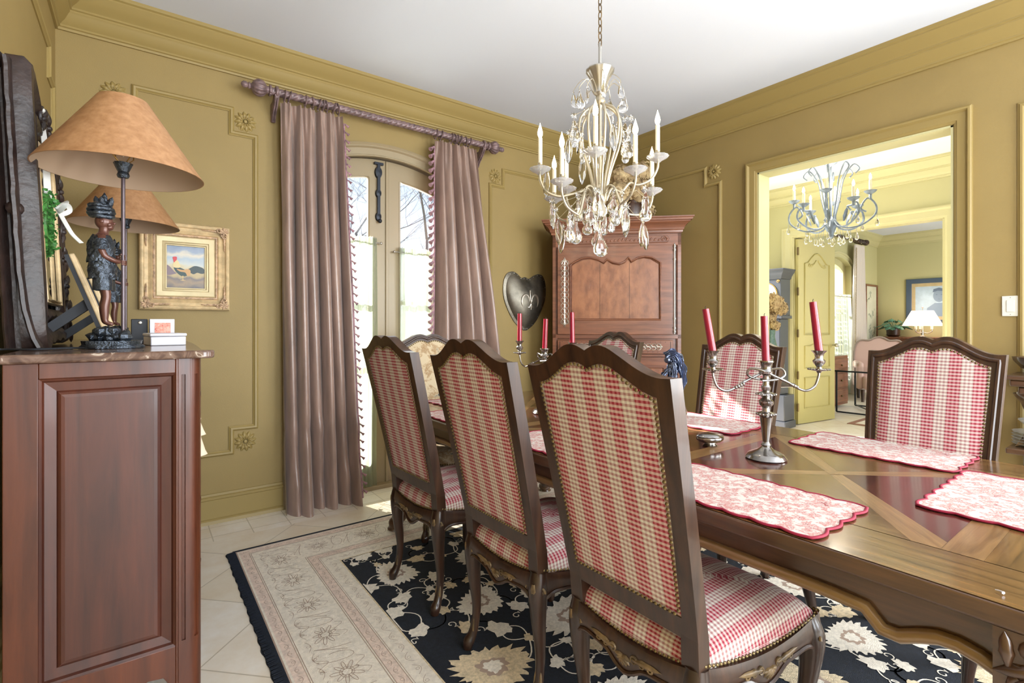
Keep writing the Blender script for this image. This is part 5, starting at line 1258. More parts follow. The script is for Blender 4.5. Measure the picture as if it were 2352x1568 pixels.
m.blob(ux*-.018+V((0,0,.336))+nv*.014,.015); m.tube([V((0,0,.12)),ux*.01+V((0,0,.2)),ux*.02+V((0,0,.30)),ux*.01+V((0,0,.35))],[.02,.014,.01,.008],n=8)
m.build('acanthus_plume',PLM,t,smooth=60,fix=False)
# ------------------------------------------------------------ high-back chairs
def make_chair(fab,label,group,nails=True):
    """local: +x is forward (towards the table), origin on the floor under the back of the seat"""
    t=thing('dining_chair',label,'chair',(0,0,0),0,group)
    xb=lambda z: -.150*max(0,(z-.46)/(1.13-.46))**1.08
    hwz=lambda z: .212+.026*(z-.5)/.63
    CREST=[(0,1.178),(.05,1.184),(.16,1.192),(.30,1.188),(.46,1.168),(.62,1.146),(.76,1.132),(.88,1.127),(1,1.128)]
    ct=lambda s: interp(CREST,abs(s))
    n=40; zb=.505
    OUT=[(-hwz(zb),zb)]; INN=[]
    fw=.040
    so=[-1+2*i/n for i in range(n+1)]
    outer=[(-hwz(z),z) for z in [zb+(1.12-zb)*i/10 for i in range(11)]]+[(s*.238,ct(s)) for s in so]+[(hwz(z),z) for z in [1.12-(1.12-zb)*i/10 for i in range(11)]]
    zi=.558; wi=lambda z:hwz(z)-fw
    ztop=lambda s: ct(s*.84)-.045
    inner=[(-wi(z),z) for z in [zi+(1.075-zi)*i/10 for i in range(11)]]+[(s*.196,ztop(s)) for s in so]+[(wi(z),z) for z in [1.075-(1.075-zi)*i/10 for i in range(11)]]
    B=lambda y,z:(xb(z),y,z); F=lambda y,z:(xb(z)+.042,y,z)
    m=MB(); m.ring(outer,inner,B,F)
    for s in(-1,1): # stiles run down past the lower rail to the seat frame
        P=[(s*hwz(zb),zb+.01),(s*(hwz(zb)-.046),zb+.01),(s*(hwz(zb)-.05),.40),(s*hwz(.46),.40)]
        m.prism(P,lambda y,z:(xb(z)-.0,y,z),lambda y,z:(xb(z)+.044,y,z))
    m.tube([(xb(z)+.043,y,z) for y,z in [((o[0]+i[0])/2,(o[1]+i[1])/2) for o,i in zip(outer,inner)]],.008,n=7,closed=True)
    m.build('back_frame',DARKW,t,smooth=32,bevel=.004)
    m=MB()
    def fp(off,bul,sg):
        def f(u,v):
            s=-1+2*u; zt=ztop(s); z=zi-.004+(zt-zi+.008)*v; y=s*(wi(z)*(1-v**12)+.197*v**12 +.003); b=bul*(1-s**6)*(sin(pi*min(1,max(0,v)))**.35 if 0<v<1 else 0)
            return (xb(z)+off+sg*b,y,z)
        return f
    def fuv(u,v):
        s=-1+2*u; zt=ztop(s); z=zi+(zt-zi)*v; return (s*wi(z),z)
    m.grid(fp(.038,.022,1),36,36,0,fuv); m.grid(fp(.004,.006,-1),36,36,0,fuv)
    m.build('upholstered_back',fab,t,smooth=70,fix=False)
    m=MB()
    if nails:
        # seat
        pass
    def plan(s):  # seat half width at x
        return .205+.062*min(1,max(0,(s)/.46))
    X0,X1=.002,.475
    def seat(u,v):
        # u across -1..1 , v depth 0..1 ; superelliptic dome
        a=-1+2*u;b=-1+2*v
        x=X0+(X1-X0)*v+ .012*(1-a*a)*(v>.5)*(2*v-1); y=a*plan(x)
        k=(1-abs(a)**5)*(1-abs(b)**6)
        return (x,y,.432+.066*max(0,k)**.42+.022*(1-a*a)*(1-b*b))
    def suv(u,v):
        a=-1+2*u;b=-1+2*v; dr=.50-seat(u,v)[2]; U=a*plan(X0+(X1-X0)*v); Vv=(X1-X0)*v
        if abs(a)>abs(b): U+=(1 if a>0 else -1)*dr
        else: Vv+=(1 if b>0 else -1)*dr
        return (U,Vv)
    m.grid(seat,48,44,0,suv)
    # boxing down to rail
    sh=[(0,-1),(0,1),(1,1),(1,-1)]
    def side(a0,a1,fixed,axis):
        pass
    per=[]
    N=24
    for i in range(N): per.append((-1+2*i/N,-1,))
    for i in range(N): per.append((1,-1+2*i/N))
    for i in range(N): per.append((1-2*i/N,1))
    for i in range(N): per.append((-1,1-2*i/N))
    def sag(a,b): return .0
    vs=[];uv=[];L0=0;prev=None
    for a,b in per+[per[0]]:
        p=V(seat((a+1)/2,(b+1)/2)); 
        if prev is not None: L0+=(V((p.x,p.y,0))-prev).length
        prev=V((p.x,p.y,0))
        dip=.030*(1-(a*a if abs(b)==1 else b*b))-.012
        vs+= [p+V((0,0,.002)),V((p.x,p.y,.436-dip))]; 
        uu=(a*plan(p.x)) if abs(b)==1 else p.x; uv+=[(uu,.47),(uu,.44-dip)]
    M_=len(per); m.add(vs,[(2*i,2*i+1,2*i+3,2*i+2) for i in range(M_)],0,uv)
    m.build('seat',fab,t,smooth=60,fix=False)
    # seat rails with serpentine lower edge
    m=MB()
    def rail(p0,p1,th):
        p0=V(p0);p1=V(p1);d=p1-p0;Ln=d.length;d/=Ln;nn=V((d.y,-d.x,0)); NR=28; vs=[]
        for i in range(NR+1):
            s=i/NR; e=abs(2*s-1)
            zt=.438-.030*(1-e*e)+.008; zl=interp([(0,.335),(.14,.345),(.3,.366),(.5,.372),(.75,.372),(.9,.352),(1,.335)],e)
            b=p0+d*Ln*s+nn*.010*(1-e*e)
            vs+=[b+V((0,0,zt)),b+nn*.008+V((0,0,(zt+zl)/2)),b+V((0,0,zl)),b-nn*th+V((0,0,zl)),b-nn*th+V((0,0,zt))]
        fs=[]
        for i in range(NR):
            for k in range(5): k2=(k+1)%5; fs.append((i*5+k,i*5+k2,(i+1)*5+k2,(i+1)*5+k))
        m.add(vs,fs); m.tube([vs[i*5+2]+nn*.002 for i in range(NR+1)],.006,n=6)
        return d,nn,(p0+p1)/2
    A=(-.004,-.205,0);Bp=(-.004,.205,0);C=(.482,-.268,0);D=(.482,.268,0)
    r1=rail(Bp,A,.02)  # rear
    r2=rail(A,C,.02); r3=rail(C,D,.02); r4=rail(D,Bp,.02)
    m.build('seat_rail',DARKW,t,smooth=45,fix=True)
    for r in (r1,r2,r3,r4):
        m=MB()
        d,nn,c=r; 
        if nn.dot(c-V((.24,0,0)))<0: nn=-nn
        c=c+nn*.016+V((0,0,.385))
        for k in range(-3,4): a=k*.36; m.leaf(c+V((0,0,-.004)),c+d*(sin(a)*.034)+V((0,0,.012-.045*cos(a))),.014,nn,h=.009)
        for s in(-1,1):
            for q in range(3): m.scroll(c+d*(s*(.035+.026*q))+V((0,0,-.002+.002*q)),d*s,(0,0,1),.013-.002*q,1.3,.004,start=q)
            m.leaf(c+d*s*.03,c+d*s*.12+V((0,0,.012)),.02,nn,h=.007)
        m.build('carved_shell',GILTW,t,smooth=60)
    
    def leg(x,y,front):
        m=MB(); sy=1 if y>0 else -1
        if front:
            o=V((.6,sy*.5,0)).normalized(); P=[(0,.44,.026),(.008,.40,.036),(.014,.36,.034),(.008,.28,.025),(-.012,.17,.0165),(-.014,.10,.0145),(.0,.05,.017),(.016,.025,.022),(.020,.0,.017)]
        else:
            o=V((-.8,sy*.25,0)).normalized(); P=[(0,.44,.028),(.004,.40,.033),(.006,.36,.032),(.002,.28,.025),(-.008,.17,.0175),(-.004,.10,.0155),(.010,.05,.018),(.024,.025,.022),(.028,.0,.017)]
        pts=smooth_path([V((x,y,0))+o*a+V((0,0,z)) for a,z,r in P],4); rr=[p[2] for p in P]; rs=[interp([(i/(len(P)-1),r) for i,r in enumerate(rr)],i/(len(pts)-1)) for i in range(len(pts))]
        m.tube(pts,rs,n=10,up=(0,1,0)); l=m.build('leg',LEGW,t,smooth=55)
        m=MB(); k0=V((x,y,0))+o*.034
        for q in range(4): m.leaf(k0+V((0,0,.41-.035*q))-o*.004*q*q,k0+V((0,0,.355-.042*q))-o*(.005*(q+1)**1.4),.034-.005*q,o,h=.008)
        sd=V((-o.y,o.x,0))
        for s in(-1,1): m.scroll(k0+sd*s*.022+V((0,0,.385))-o*.014,sd*s,(0,0,1),.015,1.3,.0042)
        m.build('knee_carving',GILTW,l,smooth=60); m=MB()
        for q in range(3): m.leaf(V((x,y,0))+o*.008+sd*(q-1)*.012+V((0,0,.055)),V((x,y,0))+o*.004+sd*(q-1)*.009+V((0,0,.12)),.013,o,h=.008)
        m.build('foot_carving',GILTW,l,smooth=60)
    leg(.018,.19,False);leg(.018,-.19,False);leg(.455,.245,True);leg(.455,-.245,True)
    if nails:
        m=MB()
        def run(path,nrm,sp=.0135,r=.0052):
            acc=0;path=[V(p) for p in path]
            for a,b in zip(path,path[1:]):
                L1=(b-a).length; s=sp-acc
                while s<L1: m.dome(a+(b-a)*(s/L1),r,nrm(a) if callable(nrm) else nrm,n=6,h=.75); s+=sp
                acc=(acc+L1)%sp if L1>0 else acc
        ins=[(y*.975,zi+(z-zi)*.985+.004) for y,z in inner]; ins=ins+[ins[0]]
        run([(xb(z)-.002,y,z) for y,z in ins],V((-1,0,-.1))); run([(xb(z)+.045,y,z) for y,z in ins],V((1,0,.1)))
        bl=[vs[2*i+1] for i in range(M_+1)]
        m2=[V((p[0],p[1],p[2]+.004)) for p in bl]
        ce=V((.24,0,0))
        def nr(p): 
            if p.x<.02: return V((-1,0,0))
            if p.x>.46: return V((1,0,0))
            return V((0,1 if p.y>0 else -1,0))
        run([p+nr(p)*.002 for p in m2],nr)
        o=m.build('nailhead_trim',BRASSN,t,smooth=70,fix=False); o['kind']='stuff'
    return t
G='high-back gingham dining chairs around the table'
c0=make_chair(GING,'high-back red gingham chair in the foreground, seen from behind, closest to the viewer',G)
c0.location=(1.030,.875,.009); c0.rotation_euler=(0,0,radians(0))
def put(x,y,rz,lb):
    c=copy_tree(c0); c.location=(x,y,.009); c.rotation_euler=(0,0,radians(rz)); c['label']=lb; return c
put(1.020,1.445,1,'high-back red gingham chair seen from behind, middle one of the left row')
put(1.010,2.115,3,'high-back red gingham chair seen from behind, farthest of the left row, by the window')
put(2.462,.614,180,'gingham chair facing the viewer across the table, largest one at the right').scale=(1,.92,1)
put(2.462,1.42,180,'gingham chair facing the viewer across the table, behind the near candelabrum').scale=(1,.94,1)
put(2.462,2.31,181,'gingham chair whose top alone shows in front of the armoire drawer').scale=(1,.94,1)
h=make_chair(TAPES,'host chair with a landscape tapestry back, at the window end of the table','',True)
if 'group' in h: del h['group']
h.location=(1.61,3.05,.009); h.rotation_euler=(0,0,radians(-92)); h.scale=(1,1.12,.985)
# a small red figure woven into the tapestry back
fb=[k for k in kids(h) if k.name.startswith('upholstered_back')][0]
m=MB(); P=smooth_path([(.10,.98,0),(.125,.97,0),(.12,.93,0),(.14,.9,0),(.135,.82,0),(.11,.8,0),(.105,.87,0),(.085,.92,0)],4,closed=True)
m.prism([(p.x,p.y) for p in P],lambda y,z:(-.150*((z-.46)/.67)**1.08+.0622,y,z),lambda y,z:(-.150*((z-.46)/.67)**1.08+.0630,y,z)); m.build('woven_red_figure',mat('woven_red',(190,66,60),.85),fb,smooth=0)
# ------------------------------------------------------------ rug
RX0,RX1,RY0,RY1=.405,3.275,-.62,3.10
t=thing('rug','large oriental rug, black floral field with cream border and black edge, under the dining table','rug',((RX0+RX1)/2,(RY0+RY1)/2,0))
rcx,rcy=t.location.x,t.location.y; rhx,rhy=(RX1-RX0)/2,(RY1-RY0)/2
RB=mat('rug_black_wool',(20,26,36),.95,var=.25,vscale=70,bump=.4,bscale=300); RC=mat('rug_cream_wool',(230,221,206),.95,var=.06,vscale=60,bump=.4,bscale=300)
RP=mat('rug_dusty_pink_wool',(222,202,188),.95,var=.08,vscale=60,bump=.3,bscale=300); RL=mat('rug_brown_line',(168,146,130),.95); RT=mat('rug_tan_wool',(212,194,162),.95,var=.12,vscale=80,bump=.4,bscale=300); RI=mat('rug_ivory_wool',(230,222,208),.95,var=.08,vscale=80,bump=.4,bscale=300)
m=MB(); m.box((-rhx,-rhy,0.0005),(rhx,rhy,.007)); m.build('rug_base',RB,t,smooth=0)
m=MB()
def band(i0,i1,mi,z,ex=0): 
    O=[(-rhx+i0,-rhy+i0),(rhx-i0,-rhy+i0),(rhx-i0,rhy-i0),(-rhx+i0,rhy-i0)]; I=[(-rhx+i1,-rhy+i1),(rhx-i1,-rhy+i1),(rhx-i1,rhy-i1),(-rhx+i1,rhy-i1)]
    b=[(x,y,z) for x,y in O+I]; m.add(b,[(k,(k+1)%4,4+(k+1)%4,4+k) for k in range(4)],mi)
F0=.008
# side fringe bands are wide along the short sides only
band(.010,.445,0,F0)
for a,b,mi in ((.012,.018,2),(.026,.068,1),(.068,.071,2),(.075,.078,2),(.30,.303,2),(.308,.311,2),(.311,.352,1),(.352,.355,2),(.360,.362,2),(.438,.445,3)): band(a,b,mi,F0+.0005)
m.build('border_bands',[RC,RP,RL,RT],t,smooth=0,fix=False)
rnd=random.Random(21)
m=MB()   # border scrolls
def line(pts,w,mi,z=F0+.001):
    pts=[V(p) for p in pts]
    vs=[]
    for i,p in enumerate(pts):
        d=(pts[min(i+1,len(pts)-1)]-pts[max(i-1,0)]).normalized() if len(pts)>1 else V((1,0,0)); s=V((-d.y,d.x,0))*w/2; vs+=[(p.x+s.x,p.y+s.y,z),(p.x-s.x,p.y-s.y,z)]
    m.add(vs,[(2*i,2*i+1,2*i+3,2*i+2) for i in range(len(pts)-1)],mi)
def per_xy(s,off):
    """walk along the border centre line"""
    w,h=2*(rhx-off),2*(rhy-off); s%=(2*(w+h))
    if s<h: return V((-rhx+off,-rhy+off+s,0)),V((0,1,0)),V((-1,0,0))
    s-=h
    if s<w: return V((-rhx+off+s,rhy-off,0)),V((1,0,0)),V((0,1,0))
    s-=w
    if s<h: return V((rhx-off,rhy-off-s,0)),V((0,-1,0)),V((1,0,0))
    s-=h; return V((rhx-off-s,-rhy+off,0)),V((-1,0,0)),V((0,-1,0))
tot=2*(2*(rhx-.19)+2*(rhy-.19)); k=0;s=.1
while s<tot:
    c,d,nn=per_xy(s,.19)
    R=.075
    for q in range(9):
        a=2*pi*q/9; r0=.018; tip=R*(.75+.25*rnd.random()); P=[]
        for j in range(9):
            aa=a-.28+.56*j/8; rr=r0+(tip-r0)*sin(pi*j/8); P.append(c+d*(cos(aa)*rr)+nn*(sin(aa)*rr*.8))
        line(P,.0022,0)
    line([c+d*(.018*cos(a))+nn*(.018*sin(a)) for a in [2*pi*j/12 for j in range(13)]],.002,0); line([c+d*(.03*cos(a))+nn*(.026*sin(a)) for a in [2*pi*j/12+rnd.random()*.2 for j in range(13)]],.0015,0)
    for sg in(-1,1):
        line([c+d*(sg*(.085+.03*j/14+.022*cos(j*.5)))+nn*(.08*sin(j*.42+sg)*(1-j/30)) for j in range(15)],.0022,0)
        line([c+d*(.04*sg+.11*j/12)+nn*(sg*(.06+.022*sin(j*.8))) for j in range(13)],.0018,0)
    s+=.265
for off,st,am in ((.047,.055,.012),(.331,.055,.012),(.40,.075,.022),(.285-.17,.09,.014)):
    s=0; tt2=2*(2*(rhx-off)+2*(rhy-off))
    while s<tt2:
        c,d,nn=per_xy(s,off); g=(1 if int(s/st)%2 else -1)
        line([c+d*(st*.8*j/8-st*.4)+nn*(g*am*sin(pi*j/8)-g*am*.4) for j in range(9)],.0017,0)
        line([c+d*(.007*cos(a))+nn*(.007*sin(a)) for a in [2*pi*j/7 for j in range(8)]],.0016,0); s+=st
m.build('border_scrollwork',RL,t,smooth=0,fix=False)
m=MB(); fx,fy=rhx-.45,rhy-.45
inside=lambda p,r:abs(p.x)<fx-r*.0 and abs(p.y)<fy
def clampp(p): return (max(-fx,min(fx,p.x)),max(-fy,min(fy,p.y)))
def palmette(c,R,teeth,mi,z,ang=0,el=1.0,jag=.3):
    N=teeth*4; vs=[(*clampp(c),z)]
    for k in range(N):
        a=2*pi*k/N; w=(k%4)/4; r=R*(1-jag*w)*(1+.10*sin(3*a+ang)+.07*rnd.uniform(-1,1))
        p=V((cos(a)*r*el,sin(a)*r,0)); ca,sa=cos(ang),sin(ang); p=V((c.x+p.x*ca-p.y*sa,c.y+p.x*sa+p.y*ca,0)); vs.append((*clampp(p),z))
    m.add(vs,[(0,1+k,1+(k+1)%N) for k in range(N)],mi)
pts_=[]
def far(p,r): return all((p-q).length>r+w for q,w in pts_)
z1=F0+.0004
# large palmettes on a loose grid
gx=[-.8,-.38,.02,.42,.84]; 
for iy in range(8):
    for ix,x in enumerate(gx):
        c=V((x+rnd.uniform(-.05,.05)+(.2 if iy%2 else 0),-fy+.15+iy*.39+rnd.uniform(-.04,.04),0))
        if abs(c.x)>fx-.04 or abs(c.y)>fy-.03: continue
        R=rnd.choice((.10,.12,.135)); an=rnd.uniform(0,6.28); pts_.append((c,R)); tan=rnd.random()<.25
        palmette(c,R,rnd.choice((19,21,23)),1 if tan else 0,z1+.0003,an,1.3,.24); palmette(c,R*.45,9,2,z1+.0006,an,1.2)
        palmette(c,R*.30,8,0,z1+.0009,an,1.1)
for i in range(900):
    c=V((rnd.uniform(-fx,fx),rnd.uniform(-fy,fy),0)); R=rnd.choice((.022,.03,.042,.05))
    if far(c,R+.012): 
        pts_.append((c,R)); palmette(c,R,rnd.choice((5,6,7)),0 if rnd.random()<.75 else 1,z1+.0002,rnd.uniform(0,6),1.3,.38)
mi_save=m
big=[p for p in pts_]
for i,(c,R) in enumerate(big):   # curling vines between the flowers
    near=sorted(big,key=lambda q:(q[0]-c).length)[1:3]
    for q,_ in near[:2]:
        d=q-c; s=V((-d.y,d.x,0))*rnd.choice((-.35,.35))
        P=[c.lerp(q,j/10)+s*sin(pi*j/10) for j in range(11)]
        P=[V((*clampp(p),0)) for p in P]; line(P,.0055,0,z1+.0001)
    if R<.06:
        a0=rnd.uniform(0,6); e_=V((cos(a0),sin(a0),0)); q_=c+e_*(R+.03); P=[c+e_*R]+[q_+V((cos(a0+2.6+j*.5),sin(a0+2.6+j*.5),0))*(.022*(1-j/16)) for j in range(13)]; P=[V((*clampp(p),0)) for p in P]; line(P,.0045,0,z1+.0001)
m.build('flower_field',[RI,RT,RL],t,smooth=0,fix=False)
m=MB()
N=260
for sx in(-1,1):
    m.add([(sx*(rhx-.012)+0,-rhy+2*rhy*i/N,.0095) for i in range(N+1)]+[(sx*(rhx+.032+.0025*sin(i*1.1)+.002*sin(i*.37)),-rhy+2*rhy*i/N,.002) for i in range(N+1)],[(i,i+1,N+2+i,N+1+i) for i in range(N)])
    
    for i in range(0,N*2): y=-rhy+rhy*i/N; m.tube([(sx*(rhx-.01),y,.0095),(sx*(rhx+.03),y+.004*sin(i*2.3),.006)],.003,n=4)
m.tube([(-rhx+2*rhx*i/N,rhy+.002,.005) for i in range(N+1)],.006,n=6)
m.build('bound_edge',RB,t,smooth=60,fix=False)
# ------------------------------------------------------------ hall beyond the doorway
SY0,SY1,SZ=1.465,2.93,2.34
m=MB(); m.box((X2,-1.8,0),(X2+.14,SY0,HC2)); m.box((X2,SY1,0),(X2+.14,Y3+.3,HC2)); m.box((X2,SY0,SZ),(X2+.14,SY1,HC2)); struct(m,'wall_hall_far',PALEW,smooth=0)
m=MB(); m.box((XR+WT+.002,-1.8,0),(XR+WT+.01,OY0-.001,HC2)); m.box((XR+WT+.002,OY1+.001,0),(XR+WT+.01,Y3,HC2)); m.box((XR+WT+.002,OY0-.001,OZ+.002),(XR+WT+.01,OY1+.001,HC2)); struct(m,'wall_hall_near',PALEW,smooth=0)
m=MB(); m.box((XR+WT,Y3,0),(4.4,Y3+.3,HC2)); m.box((6.0,Y3,0),(X2,Y3+.3,HC2)); m.box((4.4,Y3,2.6),(6.0,Y3+.3,HC2)); struct(m,'wall_hall_facade',PALEW,smooth=0)  # unseen opening added to brighten the hall
crown2('trim_10',[(X2,Y3,zc2),(X2,-1.8,zc2)],HC2,PALET)
casing('trim_11',[(X2,SY1+.13,0),(X2,SY1+.13,SZ+.12),(X2,SY0-.13,SZ+.12),(X2,SY0-.13,0)],(-1,0,0),M=PALET,prof=[(a*1.45,b) for a,b in CAS])
m=MB(); m.box((X2-.003,SY1-.012,0),(X2+.143,SY1+.001,SZ)); m.box((X2-.003,SY0-.001,0),(X2+.143,SY0+.012,SZ)); m.box((X2-.003,SY0,SZ-.012),(X2+.143,SY1,SZ+.001)); struct(m,'trim_12',PALET,smooth=0)
base('baseboard_hall_left',(X2,Y3,0),(X2,SY1+.11,0),PALET); base('baseboard_hall_right',(X2,SY0-.11,0),(X2,-1.8,0),PALET)
# open panelled door leaf
t=bpy.data.objects.new('door_1',None); COL.objects.link(t); t.location=(X2+.02,SY1-.035,0); t.rotation_euler=(0,0,radians(-8)); t['kind']='structure'
m=MB(); DW,DH=.80,SZ-.025
m.box((0,-.02,.01),(DW,.02,DH)); dl=m.build('door_leaf',DOORP,t,bevel=.003)
m=MB()
def dpanel(P):
    for k,o in ((1,.009),(.96,.005)):
        cx=sum(a for a,b in P)/len(P); cz=sum(b for a,b in P)/len(P); m.tube([(cx+(a-cx)*k,-.022,cz+(b-cz)*(1-(1-k)*.5)) for a,b in P],o,closed=True,n=6)
topP=[(.13,1.12),(.67,1.12),(.67,2.02),(.60,2.03),(.53,2.09),(.46,2.14),(.40,2.155),(.34,2.14),(.27,2.09),(.20,2.03),(.13,2.02)]
dpanel(topP); dpanel([(.13,.70),(.67,.70),(.67,.98),(.56,.98),(.40,1.02),(.24,.98),(.13,.98)]); dpanel([(.13,.2),(.67,.2),(.67,.58),(.13,.58)])
for s in (-1,1):
    for k in range(6): p=V((.40+s*(.02+.028*k),-.022,2.07-.03*k+.004*k*k)); m.leaf(p,p+V((s*.03,0,-.045)),.03,(0,-1,0),h=.012)
m.build('panel_moulding',DOORP,dl,smooth=60)
for z in (2.16,1.66,1.14,.62,.22):
    m=MB(); m.tube([(-.012,-.026,z-.05),(-.012,-.026,z+.05)],.009,n=10); m.box((-.03,-.024,z-.045),(.012,-.019,z+.045)); m.build('hinge',BRASSN,t)
m=MB(); m.tube([(DW-.06,-.02,.98),(DW-.06,-.07,.98)],.008); m.blob((DW-.06,-.075,.98),.026); m.tube([(DW-.0,-.012,.98),(DW+.03,-.012,.98)],.006); m.build('door_knob',NICKEL,t)
# tall case clock
t=thing('grandfather_clock','black tall case clock with arched dial, left of the open hall door','clock',(6.29,3.08,0),radians(-90))
# local: x along width, -y is front ; rotated so the front faces -x
m=MB(); m.box((-.24,-.14,0),(.24,.14,.09)); m.box((-.225,-.13,.09),(.225,.13,.40)); m.box((-.16,-.10,.40),(.16,.12,1.32)); m.box((-.20,-.13,1.32),(.20,.13,1.36)); m.build('case',CLOCKW,t,bevel=.008)
m=MB(); m.box((-.18,-.12,1.36),(.18,.12,1.80)); sweep(m,[(-.185,.12,1.80),(-.185,-.125,1.80),(.185,-.125,1.80),(.185,.12,1.80)],[(0,0),(.008,.01),(.012,.03),(.03,.06),(.045,.08),(.05,.10),(.058,.105),(.058,.12),(0,.125)],(0,0,1)); m.box((-.18,-.12,1.80),(.18,.12,1.92)); hood=m.build('hood',CLOCKW,t,bevel=.003)
m=MB(); m.prism([(-.13,1.42)]+[(-.13*cos(a),1.62+.13*sin(a)) for a in [pi*i/16 for i in range(17)]]+[(.13,1.42)],lambda x,z:(x,-.128,z),lambda x,z:(x,-.122,z)); m.build('dial',mat('clock_dial',(222,214,196),.4),hood)
m=MB(); 
m.tube([(.105*cos(a),-.129,1.565+.105*sin(a)) for a in [2*pi*i/30 for i in range(30)]],.002,closed=True,n=4)
for i in range(12): a=2*pi*i/12; m.tube([(.088*cos(a),-.129,1.565+.088*sin(a)),(.10*cos(a),-.129,1.565+.10*sin(a))],.0025,n=4)
m.tube([(0,-.131,1.565),(.045,-.131,1.60)],.0025,n=4); m.tube([(0,-.131,1.565),(-.02,-.131,1.645)],.002,n=4); m.build('hands_and_hours',BLACKI,hood)
m=MB(); m.tube([(x,-.126,z) for x,z in [(-.14,1.41)]+[(-.14*cos(a),1.62+.14*sin(a)) for a in [pi*i/16 for i in range(17)]]+[(.14,1.41)]],.004,closed=True,n=6); 
for s in(-1,1): m.scroll((s*.15,-.126,1.77),(s,0,0),(0,0,1),.02,1.4,.004)
m.build('gilt_decoration',GOLDT,hood)
# dried hydrangeas in a dark vase in the hall
t=thing('hydrangea_vase','dark patterned vase of dried cream hydrangeas on a small table in the hall doorway','flowers',(4.62,2.262,.72))
m=MB(); m.lathe([(.04,0),(.06,.01),(.10,.08),(.115,.16),(.10,.24),(.06,.31),(.035,.42),(.042,.48)],n=24); m.build('vase',mat('teal_patterned_vase',(58,84,76),.4,c2=(96,118,100),vscale=60),t,smooth=60)
m=MB()
for i,(x,y,z,r) in enumerate(((.0,-.02,.73,.095),(.05,-.06,.68,.07),(-.06,.05,.70,.08),(.02,.02,.60,.06),(.0,.06,.63,.06),(.03,-.02,.52,.05))): flowerball(m,(x,y,z),r,420,i+30,.012)
m.build('hydrangea_heads',DRYF,t,smooth=0,fix=False)
t=thing('side_table','small round dark side table in the hall carrying the hydrangea vase','table',(4.62,2.262,0))
m=MB(); m.lathe([(.19,.70),(.20,.705),(.20,.718),(.0,.7195)],n=28); m.build('tabletop',DARKW,t); m=MB(); m.lathe([(.10,.02),(.05,.06),(.02,.12),(.03,.3),(.02,.5),(.035,.66),(.06,.70)],n=16); m.build('pedestal',DARKW,t,smooth=50)
for k in range(3):
    a=2*pi*k/3; m=MB(); m.tube([(0,0,.09),(.08*cos(a),.08*sin(a),.07),(.15*cos(a),.15*sin(a),.015),(.17*cos(a),.17*sin(a),.012)],[.02,.018,.014,.012]); m.build('foot',DARKW,t,smooth=60)
# hall chandelier
HCC=V(PD(1908,500,4.65)); HCC.z=0
t=thing('iron_chandelier','blue-grey iron scroll chandelier with small crystals, hanging in the hall beyond the doorway','chandelier',tuple(HCC))
m=MB(); m.lathe([(.05,HC2),(.05,HC2-.02),(.01,HC2-.04),(.006,2.78),(.02,2.77),(.06,2.76),(.05,2.74),(.012,2.72),(.006,2.70),(.006,2.25),(.03,2.24),(.05,2.20),(.05,2.16),(.035,2.12),(.02,2.08),(.024,2.06),(0,2.04)],n=18); m.build('stem',IRONB,t,smooth=50)
hp=[]
for i in range(8):
    a=2*pi*i/8+.25; d=V((cos(a),sin(a),0)); zc_=2.44 if i%2==0 else 2.36; r=.30 if i%2==0 else .27
    m=MB(); m.tube(smooth_path([d*.04+V((0,0,2.20)),d*.10+V((0,0,2.10+.04)),d*.22+V((0,0,2.14)),d*.33+V((0,0,2.22)),d*(r+.04)+V((0,0,2.31)),d*(r-.02)+V((0,0,zc_-.06)),d*(r-.07)+V((0,0,2.30)),d*(r-.03)+V((0,0,2.26))],6),.008,n=8)
    m.tube([d*r+V((0,0,zc_-.07)),d*r+V((0,0,zc_-.02))],.012); m.leaf(d*.16+V((0,0,2.18)),d*.20+V((0,0,2.30)),.05,-d,h=.015)
    arm=m.build('arm',IRONB,t,smooth=60)
    m=MB(); m.lathe([(.012,-.03),(.04,-.012),(.05,.002),(.045,.004),(.01,-.004)],d*r+V((0,0,zc_)),18); m.build('drip_pan',IRONB,arm,smooth=50)
    m=MB(); m.tube([d*r+V((0,0,zc_)),d*r+V((0,0,zc_+.10))],.012,n=12); m.build('candle_sleeve',CANDW,arm)
    m=MB(); m.lathe([(.005,0),(.012,.02),(.008,.045),(0,.062)],d*r+V((0,0,zc_+.10)),10); m.build('flame_bulb',FLAME,arm)
    hp.append(HCC+d*r+V((0,0,zc_+.13)))
    m=MB(); m.tube(smooth_path([d*.03+V((0,0,2.22)),d*.07+V((0,0,2.40)),d*.10+V((0,0,2.58)),d*.17+V((0,0,2.70)),d*.22+V((0,0,2.66)),d*.19+V((0,0,2.62))],5),.006,n=7); m.build('cage_scroll',IRONB,t,smooth=60)
    for q,(rr,zz) in enumerate(((r+.05,2.20),(.20,2.09),(.10,2.06))):
        m=MB(); m.lathe([(0,0),(.004,-.01),(.018,-.05),(.016,-.068),(0,-.08)],d*rr+V((0,0,zz)),8,scale=(1,1,1)); m.build('crystal_drop',CRYS,t,smooth=25)
m=MB()
for i in range(8):
    a=2*pi*i/8+.25; d=V((cos(a),sin(a),0)); r=.30 if i%2==0 else .27
    m.tube([d*(r+.05)+V((0,0,2.20)),d*(r+.045)+V((0,0,2.30))],.0015,n=4); m.tube([d*.20+V((0,0,2.09)),d*.20+V((0,0,2.14))],.0015,n=4); m.tube([d*.10+V((0,0,2.06)),d*.09+V((0,0,2.14))],.0015,n=4)
m.build('crystal_wires',IRONB,t)
lamp('POINT','hall_chandelier_light',HCC+V((0,0,2.5)),energy=14,color=(1,.88,.7),rad=.12)
